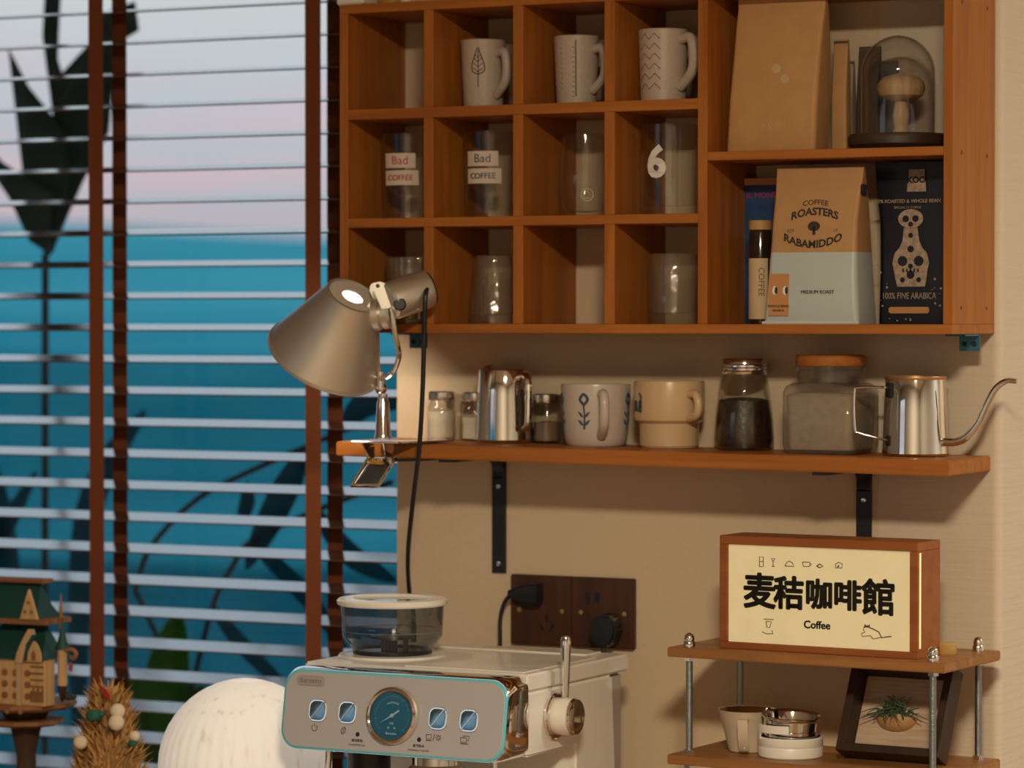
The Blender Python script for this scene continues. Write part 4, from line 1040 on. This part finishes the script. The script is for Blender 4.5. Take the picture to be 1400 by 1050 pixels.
obj('clip', B().loft([[cm @ Vector((r * cos(radians(a)), r * sin(radians(a)), z)) for r, z in ((.0376, .022 if a < -20 else .0300), (.0394, .022 if a < -20 else .0300), (.0394, .0395), (.0376, .0395))] for a in range(-28, 46, 6)]), CREAM, t)
t = thing('dosing_ring', 'chrome dosing ring sitting in the round cream stand', 'dosing ring', (p.x, p.y, ZMID + .0120))
obj('ring', B().lathe([(.0300, 0), (.0315, .001), (.0315, .016), (.0345, .018), (.0345, .021), (.0330, .022), (.0330, .032), (.0355, .0345), (.0360, .0370), (.0345, .0375), (.0318, .0340), (.0310, .0200), (.0300, .0180)], 56, Matrix.Rotation(radians(5), 4, Vector((.5, .86, 0))), closed=True), CHROME, t)
obj('basket', B().lathe([(0, .002), (.0285, .002), (.0298, .004), (.0298, .014), (0, .013)], 40), BLACKM, t)

p = on_rack(.0840, -.010)
LEANA = 26
fb = thing('plant_frame', 'dark wooden shadow box leaning on the rack with woven backing', 'frame', (p.x, p.y, ZMID + .0006), RZr)
Ml = RX(-LEANA)
FWD, FH, FD = .128, .112, .030
def fbx(name, x0, x1, z0, z1, y0, y1, mat): return obj(name, B().box(x0, x1, y0, y1, z0, z1, Ml), mat, fb, bevel=.0008, bseg=1)
fbx('frame_side', -FWD/2, -FWD/2 + .010, 0, FH, -FD, 0, W['blackwood'])
fbx('frame_side', FWD/2 - .010, FWD/2, 0, FH, -FD, 0, W['blackwood'])
fbx('frame_bottom', -FWD/2 + .010, FWD/2 - .010, 0, .010, -FD, 0, W['blackwood'])
fbx('frame_top', -FWD/2 + .010, FWD/2 - .010, FH - .010, FH, -FD, 0, W['blackwood'])
fbx('backing', -FWD/2 + .010, FWD/2 - .010, .010, FH - .010, -.0035, -.0005, W['linen'])
obj('print_line', B().tube([Ml @ Vector(v) for v in spline([(-.012, -.0040, .013), (-.006, -.0040, .0175), (.000, -.0040, .014)], 5)], .0006, 5), INK, fb)
bw = Ml @ Vector((-.006, -.0035, .052))
holder = B()
half = []
for k in range(0, 9):
    ph_ = radians(k * 90 / 8)
    half.append([(.0255 * cos(ph_) * cos(radians(a)), .0160 * cos(ph_) * sin(radians(a)), -.0170 * sin(ph_)) for a in range(180, 361, 15)])
for k in range(8):
    for i in range(len(half[0]) - 1):
        holder.add([half[k][i], half[k][i+1], half[k+1][i+1], half[k+1][i]], [(0, 1, 2, 3)])
holder.add([(x * .86, y * .86, -.002) for x, y, z in half[0]], [tuple(range(len(half[0])))])
rim0 = half[0]
for i in range(len(rim0) - 1):
    a_, c_2 = rim0[i], rim0[i+1]
    holder.add([a_, c_2, (c_2[0]*.86, c_2[1]*.86, -.002), (a_[0]*.86, a_[1]*.86, -.002)], [(0, 1, 2, 3)])
obj('half_bowl', holder, W['lid'], fb, M=Matrix.Translation(bw) @ Ml, label='pale wooden half bowl')
ap = thing('air_plant', 'curly green air plant in the wooden half bowl', 'plant', tuple(fb.matrix_basis @ (bw + Vector((0, -.004, -.002)))), RZr)
rnd = random.Random(11)
for k in range(80):
    az = rnd.uniform(180, 360); le = rnd.uniform(.018, .036); el = rnd.uniform(15, 90)
    d = Vector((cos(radians(az)) * cos(radians(el)), .55 * sin(radians(az)) * cos(radians(el)), sin(radians(el))))
    st_ = Vector((rnd.uniform(-.013, .013), rnd.uniform(-.008, -.002), 0))
    p1 = st_ + d * le * .5 + Vector((0, 0, .004)); p2 = st_ + d * le + Vector((rnd.uniform(-.014, .014), rnd.uniform(-.006, .002), rnd.uniform(-.012, .002)))
    sp_ = spline([st_, p1, p2], 4)
    obj('leaf', B().tube(sp_, [lerp(.0016, .0003, i / (len(sp_) - 1)) for i in range(len(sp_))], 5), AIRP, ap)

# ================================================================== espresso machine
em = thing('espresso_machine', 'cream espresso machine with chrome-rimmed taupe control panel', 'espresso machine', (.0631, -.250, .89), -1.2)
HWm = .150
body = B()
prof = [(-.110, .2860), (-.110, .3600), (.108, .3600), (.112, .300), (.132, .02), (.132, 0), (-.155, 0), (-.155, .035), (.010, .035), (.010, .2860)]
n = len(prof)
body.add([(-HWm, y, z) for y, z in prof] + [(HWm, y, z) for y, z in prof], [tuple(range(n)), tuple(range(2*n - 1, n - 1, -1))] + [(i, (i + 1) % n, (i + 1) % n + n, i + n) for i in range(n)])
obj('body', body, CREAM, em, bevel=.003)
obj('top_cover', B().box(-HWm, HWm, -.110, .152, .3606, .3810), CREAM, em, bevel=.0025)
obj('water_tank', B().box(-.130, .143, .112, .148, .02, .3600), M_('grey_tank', (.42, .36, .32), .3), em, bevel=.004)
obj('tank_lid', B().box(-.110, .120, .098, .138, .3806, .3836), CREAM, em, bevel=.0012)
obj('tank_grip', B().box(-.030, .030, .110, .122, .3836, .3842), CREAMM, em, bevel=.0002, bseg=1)
obj('warming_plate', B().box(-.020, .138, -.098, .088, .3806, .3822), CREAM, em, bevel=.0006)
obj('hopper_collar', B().lathe([(0, .3806), (.066, .3806), (.064, .3835), (.052, .3840), (0, .3840)], 44, T(-.0935, 0, 0)), CREAM, em)
# chrome housing around the control panel
def shear(pts, y0, k=.16, zr=.3775): return [(x, y0 - (zr - z) * k, z) for x, z in pts]
pc = (0, .3320)
def prr(w, h, r, n=8): return [(x + pc[0], y + pc[1]) for x, y in rrect(w, h, r, n)]
hs = B().loft([[(x, -.1090, z) for x, z in prr(.300, .0950, .016)], shear(prr(.300, .0950, .016), -.128), shear(prr(.3000, .0955, .020), -.146), shear(prr(.2975, .0925, .022), -.1515)])
obj('chrome_housing', hs, CHROME, em, ang=50)
obj('teal_trim', B().loft([shear(prr(.2965, .0915, .0225), -.1500), shear(prr(.2965, .0915, .0225), -.1528), shear(prr(.2945, .0895, .0220), -.1535)]), TEAL, em)
obj('control_panel', B().loft([shear(prr(.2915, .0868, .0210), -.1500), shear(prr(.2915, .0868, .0210), -.1540)]), TAUPE, em, bevel=.0005, bseg=1)
pa = math.degrees(math.atan(.16))
def PF(x, z, d=0): return T(x - .0631, -.1541 - (.3775 - (z - .89)) * .16, z - .89) @ RX(90) @ RX(-pa) @ T(0, 0, d)
SPUN = M_('spun_steel', (.30, .46, .54), .22, 1, aniso=.6)
SPUN_GLINT = M_('spun_steel_glint', (.62, .66, .68), .22, 1)  # button reflections painted: bluish steel face, pale bar as the glint
for xb in (-.0362, .0041, .1244, .1650):
    bt = obj('button', B().prism(rrect(.0240, .0260, .0085, 6), 0, .0016), CHROME, em, M=PF(xb, 1.2213), bevel=.0005, bseg=1)
    face = B(); m_ = 48; pts = rrect(.0200, .0220, .0070, 11); 
    face.add([(0, 0, .0030)] + [(x, y, .0016 + .0008 * (1 + cos(2 * math.atan2(y, x) - 1.2)) / 2) for x, y in pts], [(0, i + 1, (i + 1) % len(pts) + 1) for i in range(len(pts))])
    obj('spun_face', face, SPUN, bt, ang=60)
    bar = B().prism([(-.0085, -.0098), (-.0072, -.0104), (.0085, .0098), (.0072, .0104)], .0026, .0031)
    obj('glint_line', bar, SPUN_GLINT, bt, smooth=False)
gz = PF(.0652, 1.2211)
gb = obj('gauge_bezel', B().lathe([(.0270, 0), (.0325, 0), (.0335, .002), (.0325, .0062), (.0300, .0080), (.0280, .0066), (.0272, .003)], 56, closed=True), CHROME, em, M=gz)
obj('gauge_dial', B().lathe([(0, .0018), (.0278, .0018), (.0278, .0022), (0, .0022)], 48), DIAL, gb)
PALE = M_('pale_blue_mark', (.45, .62, .68), .4)
tick = B()
for k in range(41):
    a = radians(225 - k * 270 / 40); r0 = .0205 if k % 5 == 0 else .0218
    tick.add([(r0 * cos(a) - .0002 * sin(a), r0 * sin(a) + .0002 * cos(a), .0026), (.0232 * cos(a) - .0002 * sin(a), .0232 * sin(a) + .0002 * cos(a), .0026), (.0232 * cos(a) + .0002 * sin(a), .0232 * sin(a) - .0002 * cos(a), .0026), (r0 * cos(a) + .0002 * sin(a), r0 * sin(a) - .0002 * cos(a), .0026)], [(0, 1, 2, 3)])
arcp = [(.0150 * cos(radians(a)), .0150 * sin(radians(a)), .0025) for a in range(60, 125, 6)]
tick.tube(arcp, .0011, 5)
for x in (-.0042, .0042): tick.prism(circ(.0015, 12, x, -.0140), .0023, .0027)
obj('gauge_marks', tick, M_('dial_marks', (.22, .42, .50), .4), gb, smooth=False)
obj('gauge_needle', B().prism([(-.0150, -.0092), (-.0005, .0008), (.0085, .0072), (.0095, .0054), (.0005, -.0008)], .0032, .0038).lathe([(0, .0030), (.0024, .0030), (.0020, .0046), (0, .0048)], 16), PALE, gb)
text('BAR', .0030, PALE, T(0, -.0090, .0026), gb); text('Barsetto', .0042, PALE, T(0, -.0205, .0026), gb)
obj('gauge_glass', B().lathe([(0, .0072), (.0284, .0064), (.0284, .0060), (0, .0068)], 40), glass('gauge_glass', (.92, .97, .99), .015), gb)
bdg = obj('badge', B().prism(rrect(.0385, .0115, .0050, 6), 0, .0012), M_('badge_metal', (.50, .42, .38), .3, .4), em, M=PF(-.0490, 1.2549), bevel=.0004, bseg=1)
text('Barsetto', .0085, M_('badge_ink', (.26, .21, .19), .4), T(0, 0, .0013), bdg)
# pictograms under the buttons
PINK = M_('panel_ink', (.09, .075, .07), .6)
def picto(M, *lines):
    g_ = B()
    for ln_ in lines:
        r_ = .0004
        if isinstance(ln_[-1], float): r_ = ln_[-1]; ln_ = ln_[:-1]
        g_.tube([(x, y, .0003) for x, y in ln_], r_, 5)
    obj('pictogram', g_, PINK, em, M=M)
picto(PF(-.0392, 1.2015), [(.0038 * cos(radians(a)), .0038 * sin(radians(a))) for a in range(125, 416, 15)], [(0, .0010), (0, .0050)])
picto(PF(.0001, 1.2005) @ RZ(-25), [(.0026 * cos(radians(a)), .0042 * sin(radians(a))) for a in range(0, 361, 20)], [(-.0008, -.004), (.0008, -.001), (-.0008, .001), (.0008, .004)])
picto(PF(.1197, 1.1998), [(-.0090, .0030), (-.0020, .0030), (-.0025, -.0020), (-.0085, -.0020), (-.0090, .0030)], [(-.0090, -.0036), (-.0020, -.0036), .0006], [(0, -.004), (.0022, .0042)],
      *[[(.0070 + .0013 * cos(radians(a)), .0013 * sin(radians(a))), (.0070 + .0038 * cos(radians(a)), .0038 * sin(radians(a)))] for a in range(0, 360, 45)])
picto(PF(.1612, 1.1998), [(-.0055, .0020), (.0025, .0020), (.0020, -.0030), (-.0050, -.0030), (-.0055, .0020)], [(-.0020, .0020), (-.0020, .0042), (.0055, .0042), (.0050, -.0010), (.0022, -.0010)], [(-.0055, -.0046), (.0045, -.0046), .0006])
for x, z, t1, t2 in ((.0196, 1.1973, '清洁除垢', 'CLEAN/DESCALE'), (.1016, 1.1962, '蒸汽热水', 'STEAM/HOT WATER')):
    obj('indicator', B().lathe([(0, 0), (.0027, 0), (.0024, .0006), (0, .0008)], 18), BLACKP, em, M=PF(x, z))
    text(t1, .0038, INK, PF(x, z - .0072), em); text(t2, .0030, GREYINK, PF(x, z - .0122), em)
# side knob with lever
km = T(.150, -.0450, 1.2171 - .89) @ RY(90)
kb = obj('side_knob', B().lathe([(0, .003), (.0215, .003), (.0215, .026), (0, .026)], 44, km), CREAM, em, bevel=.0006)
ring = B().lathe([(0, 0), (.0270, 0), (.0272, .0030), (.0255, .0050), (0, .0050)], 44, km, mod=lambda a, k: 1 + (.012 * cos(28 * a) if k in (1, 2) else 0))
obj('chrome_ring', ring, CHROME, kb)
obj('chrome_cap', B().lathe([(0, .0255), (.0218, .0255), (.0222, .027), (.0205, .0296), (.0190, .0300), (0, .0284)], 44, km), CHROME, kb)
obj('lever', B().lathe([(0, 0), (.0038, 0), (.0042, .004), (.0062, .060), (.0064, .068), (.0050, .073), (0, .0745)], 24, T(.1640, -.0450, 1.2171 - .89 + .0190) @ RX(-2)), CHROME, kb)
# group head, wands and drip tray under the overhang
obj('group_head', B().lathe([(0, .2200), (.030, .2200), (.034, .226), (.034, .262), (.029, .266), (.029, .290), (0, .290)], 40, T(.010, -.075, 0)), CHROME, em)
pf = obj('portafilter', B().lathe([(0, .196), (.031, .196), (.034, .200), (.034, .2195), (0, .2195)], 40, T(.010, -.075, 0)), CHROME2, em)
obj('portafilter_handle', B().lathe([(0, 0), (.009, 0), (.0125, .03), (.0135, .10), (.010, .125), (0, .127)], 24, T(.010, -.108, .207) @ RX(98)), BLACKP, pf)
for x, y in ((-.118, -.110), (.095, -.090)):
    obj('steam_wand', B().tube(spline([(x, y, .292), (x, y, .26), (x - .004, y - .012, .18), (x - .006, y - .016, .10)], 6), .0045, 12), CHROME, em)
obj('grinder_chute', B().lathe([(0, .215), (.020, .215), (.026, .25), (.026, .290), (0, .290)], 28, T(-.085, -.070, 0)), BLACKP, em)
obj('drip_tray', B().box(-.140, .140, -.150, 0, .0352, .0400), CHROME2, em, bevel=.001)

t = thing('bean_hopper', 'smoked clear bean hopper with a cream-rimmed lid on the espresso machine', 'hopper', tuple(em.matrix_basis @ Vector((-.0935, 0, .3842))), -1.2)
obj('smoked_bowl', B().lathe([(0, 0), (.0440, 0), (.0460, .0015), (.0520, .0100), (.0598, .0190), (.0606, .0210), (.0626, .0600), (.0606, .0600), (.0588, .0215), (.0580, .0195), (.0500, .0108), (.0445, .0030), (0, .0030)], 56), SMOKE, t)
obj('bottom_ring', B().lathe([(.040, -.0006), (.0475, -.0006), (.0480, .0040), (.0465, .0052), (.0440, .0034)], 48, closed=True), BLACKP, t)
lid = obj('lid_rim', B().lathe([(.0455, .0640), (.0450, .0615), (.0470, .0600), (.0655, .0585), (.0672, .0605), (.0672, .0640), (.0650, .0662), (.0480, .0668)], 60, closed=True), CREAM, t)
obj('lid_window', B().lathe([(0, .0628), (.0462, .0628), (.0462, .0638), (0, .0638)], 44), glass('lid_window', (.78, .80, .81), .08), lid)
obj('scale_line', B().tube([(.0601 * cos(2*pi*k/48), .0601 * sin(2*pi*k/48), .0275) for k in range(48)], .0004, 5, closed=True), M_('scale_mark', (.42, .38, .34), .5), t)
bk = B().lathe([(0, .0032), (.006, .0032), (.006, .0165), (.014, .0170), (.026, .0178), (.0265, .0205), (.012, .0220), (.004, .026), (0, .026)], 28)
for a in (20, 140, 260): bk.lathe([(0, .0032), (.0035, .0032), (.0035, .017), (0, .017)], 12, T(.016 * cos(radians(a)), .016 * sin(radians(a)), 0))
obj('burr_guard', bk, M_('dark_blue_plastic', (.02, .035, .05), .3), t)

# ================================================================== ornaments in front of the window
t = thing('dome_lamp', 'glowing white ribbed dome lamp left of the espresso machine', 'lamp', (-.2072, -.300, .89))
DOMEM, td, pd_ = mat_base('chalky_white_ribs')
pd_.inputs['Roughness'].default_value = .7
cc = N(td, 'ShaderNodeTexCoord'); mpp = N(td, 'ShaderNodeMapping'); mpp.inputs['Scale'].default_value = (90, 90, 5)
nn = N(td, 'ShaderNodeTexNoise'); nn.inputs['Scale'].default_value = 1.0; nn.inputs['Detail'].default_value = 5
rr = N(td, 'ShaderNodeValToRGB'); rr.color_ramp.elements[0].color = (.66, .57, .44, 1); rr.color_ramp.elements[0].position = .25
rr.color_ramp.elements[1].color = (.88, .83, .76, 1); rr.color_ramp.elements[1].position = .42
td.links.new(cc.outputs['Object'], mpp.inputs[0]); td.links.new(mpp.outputs[0], nn.inputs[0]); td.links.new(nn.outputs[0], rr.inputs[0]); td.links.new(rr.outputs[0], pd_.inputs['Base Color']); td.links.new(rr.outputs[0], pd_.inputs['Emission Color']); pd_.inputs['Emission Strength'].default_value = .31
R_ = .1055; prof = [(0, .0)] + [(.060, 0), (.070, .01)]
for k in range(1, 23):
    a = radians(-58 + k * 148 / 22)
    prof.append((max(0, R_ * cos(a)), .2420 + .1070 * sin(a) if a > 0 else .2420 + .20 * sin(a)))
prof[-1] = (0, .3490)
prof = [q for q in prof if q[1] >= 0]
nP = len(prof)
def ribm(a, k):
    t_ = min(1, max(0, (nP - 5 - k) / 6))
    return 1 + .012 * t_ * (abs(sin(21 * a)) - .6)
obj('ribbed_body', B().lathe(prof, 168, mod=ribm), DOMEM, t, ang=60)
obj('top_patch', B().lathe([(0, .3480), (.018, .3465), (.030, .3425), (.0302, .3433), (.018, .3475), (0, .3494)], 32), M_('chalk_white', (.89, .85, .79), .7, emit=(.92, .86, .80), es=.40), t)

# ---- dried grass cone
t = thing('dried_grass_tree', 'cone of dried wheat grass with white felt balls by the window', 'ornament', (-.4060, -.300, .89))
obj('stand', B().lathe([(0, 0), (.035, 0), (.036, .004), (.034, .010), (.006, .012), (.006, .20), (0, .20)], 28), W['plydark'], t)
obj('core', B().lathe([(0, .14), (.040, .14), (.042, .19), (.036, .245), (.020, .290), (.004, .310), (0, .312)], 24), M_('straw_core', (.26, .135, .045), .9), t)
rnd = random.Random(21); gr = B()
for k in range(1500):
    h = rnd.random()
    z = .130 + h * .188; r0 = max(.003, lerp(.050, .006, ((z - .13) / .188) ** 1.6)) * .86
    az = rnd.uniform(0, 2 * pi); le = rnd.uniform(.018, .036); out = rnd.uniform(.25, 1.3)
    rad = Vector((cos(az), sin(az), 0))
    base = rad * r0 + Vector((0, 0, z - .006))
    d = (rad * out + Vector((rnd.uniform(-.35, .35), rnd.uniform(-.35, .35), 1 + rnd.uniform(-.2, .2)))).normalized()
    s_ = d.cross(rad).normalized(); w = rnd.uniform(.0016, .0034)
    mid = base + d * le * .55 + rad * .002; tip = base + d * le + rad * rnd.uniform(-.002, .006)
    nrm = d.cross(s_) * -.0016
    gr.add([base - s_ * w * .4, base + s_ * w * .4, mid + s_ * w, tip, mid - s_ * w, mid + nrm], [(0, 1, 5), (1, 2, 5), (2, 3, 5), (3, 4, 5), (4, 0, 5), (0, 4, 3, 2, 1)])
g = obj('wheat_blades', gr, WHEAT, t, smooth=False); g['kind'] = 'stuff'
for x, y, z, r in ((.0505, -.050, .3065, .0095), (.0520, -.055, .2930, .0100), (-.0010, -.055, .2655, .0090), (.0500, -.012, .2710, .0070)):
    obj('felt_ball', B().ball((x - .012, y + .012, z - .002), r, 18, 12), POM, t)
obj('red_leaf', B().loft([[(x - w_, -.030, z), (x + w_, -.031, z), (x + w_, -.0290, z), (x - w_, -.0280, z)] for x, z, w_ in ((.020, .316, .001), (.018, .322, .004), (.012, .329, .0045), (.006, .335, .001))]), RED, t)
obj('green_ball', B().ball((.008, -.046, .2980), .0085, 14, 10, (1.2, .9, .9)), GREEN, t)
for a, z in ((2.2, .24), (-.3, .262), (-1.2, .30)): obj('green_sprig', B().ball((.046 * cos(a), .046 * sin(a), z), .0060, 10, 8, (1, 1, .7)), GREEN, t)

# ---- wooden castle model (right part in view)
KX, KY = -.600, -.205
t = thing('wooden_castle', 'laser-cut wooden fairytale castle model with dark green roofs', 'model castle', (KX, KY, .89))
def kb(x0, x1, y0, y1, z0, z1): return B().box(x0 - KX, x1 - KX, y0, y1, z0 - .89, z1 - .89)
def kgable(x0, x1, zb, zt, y0, y1):
    """triangular wall plate looking towards -y"""
    return B().prism([(x0 - KX, zb - .89), (x1 - KX, zb - .89), ((x0 + x1) / 2 - KX, zt - .89)], -y1, -y0, FRONT)
obj('foot', B().lathe([(0, 0), (.060, 0), (.060, .012), (.050, .016), (0, .016)], 30), W['plydark'], t)
obj('trunk', B().lathe([(0, .016), (.030, .016), (.018, .08), (.013, .16), (.012, .22), (.020, .262), (.034, .282), (0, .282)], 20, mod=lambda a, k: 1 + .10 * cos(5 * a + k)), M_('dark_trunk', (.06, .028, .014), .8), t)
obj('platform', B().lathe([(0, 0), (.060, 0), (.066, .004), (.066, .009), (0, .009)], 10, T(0, 0, 1.1715 - .89)), W['plydark'], t)
obj('platform', B().lathe([(0, 0), (.044, 0), (.050, .003), (.050, .008), (0, .008)], 10, T(0, 0, 1.150 - .89)), W['plydark'], t)
hb = obj('house_body', kb(-.662, -.5385, -.045, -.022, 1.1805, 1.2400), W['ply'], t, bevel=.0008, bseg=1)
for x in (-.600, -.5835, -.5645):
    for z in (1.193, 1.208, 1.2225):
        f_ = obj('window', B().prism(circ(.0042, 12, x - KX, z - .89), .0450, .0472, FRONT), W['plydark'], hb)
for k in range(6): obj('slat', kb(-.5600 + k * .0036, -.5582 + k * .0036, -.0468, -.045, 1.186, 1.200 + .004 * (k % 2)), W['plydark'], hb)
for k in range(4): obj('batten', kb(-.5600, -.5400, -.0466, -.0450, 1.205 + k * .0085, 1.2072 + k * .0085), W['plydark'], hb)
obj('corner_post', kb(-.5800, -.5730, -.049, -.045, 1.1805, 1.2400), W['mushroom'], hb)
# green roofs: steep hipped main roof and upper roof
def hip(x0, x1, y0, y1, z0, xr0, xr1, z1, flare=.006):
    v = [(x0 - flare, y0 - flare, z0), (x1 + flare, y0 - flare, z0), (x1 + flare, y1 + flare, z0), (x0 - flare, y1 + flare, z0),
         (lerp(x0, xr0, .35), lerp(y0, 0, .4), lerp(z0, z1, .35)), (lerp(x1, xr1, .35), lerp(y0, 0, .4), lerp(z0, z1, .35)), (lerp(x1, xr1, .35), lerp(y1, 0, .4), lerp(z0, z1, .35)), (lerp(x0, xr0, .35), lerp(y1, 0, .4), lerp(z0, z1, .35)),
         (xr0, 0, z1), (xr1, 0, z1)]
    v = [(x - KX, y, z - .89) for x, y, z in v]
    return B().add(v, [(3, 2, 1, 0), (0, 1, 5, 4), (1, 2, 6, 5), (2, 3, 7, 6), (3, 0, 4, 7), (4, 5, 9, 8), (5, 6, 9), (6, 7, 8, 9), (7, 4, 8)])
obj('main_roof', hip(-.660, -.5440, -.044, .010, 1.2400, -.632, -.5680, 1.2830), ROOFG, t)
obj('eave_board', kb(-.660, -.5480, -.030, .030, 1.2830, 1.2900), W['plydark'], t, bevel=.001)
obj('upper_roof', hip(-.654, -.5660, -.026, .026, 1.2900, -.646, -.5760, 1.3350, .002), ROOFG, t)
obj('ridge_board', kb(-.650, -.5640, -.012, .012, 1.3350, 1.3405), W['plydark'], t, bevel=.001)
obj('spire_roof', B().lathe([(.020, 0), (.012, .016), (.004, .05), (0, .07)], 6, T(-.655 - KX, -.02, 1.3405 - .89)), ROOFG, t)
g1 = obj('gable', kgable(-.5850, -.5580, 1.2905, 1.3290, -.034, -.029), W['ply'], t)
for x, z in ((-.5715, 1.312), (-.5765, 1.300), (-.5668, 1.300)): obj('cutout', B().prism(circ(.0026, 10, x - KX, z - .89), .0340, .0346, FRONT), W['plydark'], g1)
# curved buttress, arched dormer, corner turret with spire
arcb = [(-.5560 + .004, 1.2800), (-.5600, 1.2800), (-.5700, 1.2640), (-.5780, 1.2480), (-.5805, 1.2360), (-.5700, 1.2360), (-.5660, 1.2500), (-.5580, 1.2640), (-.5500, 1.2720)]
obj('buttress', B().prism([(x - KX, z - .89) for x, z in arcb], .0480, .0510, FRONT), W['mushroom'], t)
dor = obj('dormer', B().prism([(x - KX, z - .89) for x, z in ((-.5620, 1.2385), (-.5400, 1.2385), (-.5410, 1.2500), (-.5460, 1.2600), (-.5510, 1.2650), (-.5560, 1.2600), (-.5610, 1.2500))], .0480, .0515, FRONT), W['ply'], t)
obj('dormer_opening', B().prism([(x - KX, z - .89) for x, z in ((-.5545, 1.2400), (-.5475, 1.2400), (-.5475, 1.2480), (-.5510, 1.2540), (-.5545, 1.2480))], .0515, .0520, FRONT), W['plydark'], dor)
obj('dormer_roof', B().prism([(x - KX, z - .89) for x, z in ((-.5650, 1.2400), (-.5610, 1.2400), (-.5600, 1.2500), (-.5510, 1.2670), (-.5410, 1.2720), (-.5520, 1.2735), (-.5620, 1.2600))], .0470, .0530, FRONT), ROOFG, t)
tu = obj('turret', B().lathe([(0, 0), (.0060, 0), (.0068, .006), (.0062, .010), (.0062, .042), (.0075, .047), (0, .047)], 8, T(-.5285 - KX, -.020, 1.2060 - .89)), W['ply'], t)
obj('turret_bracket', B().lathe([(0, -.022), (.003, -.018), (.0065, -.002), (.0060, 0), (0, 0)], 8, T(-.5285 - KX, -.020, 1.2060 - .89)), W['blackwood'], tu)
obj('turret_roof', B().lathe([(.0100, 0), (.0060, .010), (.0022, .026), (.0008, .040), (0, .041)], 10, T(-.5285 - KX, -.020, 1.2530 - .89)), ROOFG, tu)
obj('turret_spire', B().lathe([(0, 0), (.0026, 0), (.0022, .028), (.0009, .034), (.0014, .042), (0, .048)], 8, T(-.5320 - KX, -.018, 1.2780 - .89)), W['plydark'], tu)
obj('lantern_arm', B().tube(spline([(-.5230 - KX, -.022, 1.2520 - .89), (-.5130 - KX, -.022, 1.2535 - .89), (-.5060 - KX, -.022, 1.2490 - .89), (-.5090 - KX, -.022, 1.2420 - .89), (-.514 - KX, -.022, 1.2440 - .89)], 5), .0028, 8), W['plydark'], tu)
obj('lantern', B().lathe([(0, 0), (.0026, .002), (.0030, .008), (.0012, .012), (0, .012)], 8, T(-.5140 - KX, -.022, 1.2250 - .89)), M_('red_lantern', (.30, .05, .03), .6), tu)
obj('hanging_twigs', B().tube(spline([(-.5200 - KX, -.020, 1.1960 - .89), (-.5140 - KX, -.020, 1.1900 - .89), (-.5080 - KX, -.020, 1.1930 - .89)], 4), .0022, 6).ball((-.5190 - KX, -.020, 1.1930 - .89), .006, 10, 8), M_('dry_green', (.03, .045, .025), .9), tu)
for x, y in ((-.566, -.060), (-.585, -.062)): obj('peg', B().ball((x - KX, y, 1.1740 - .89), .0034, 10, 8), W['plydark'], t)
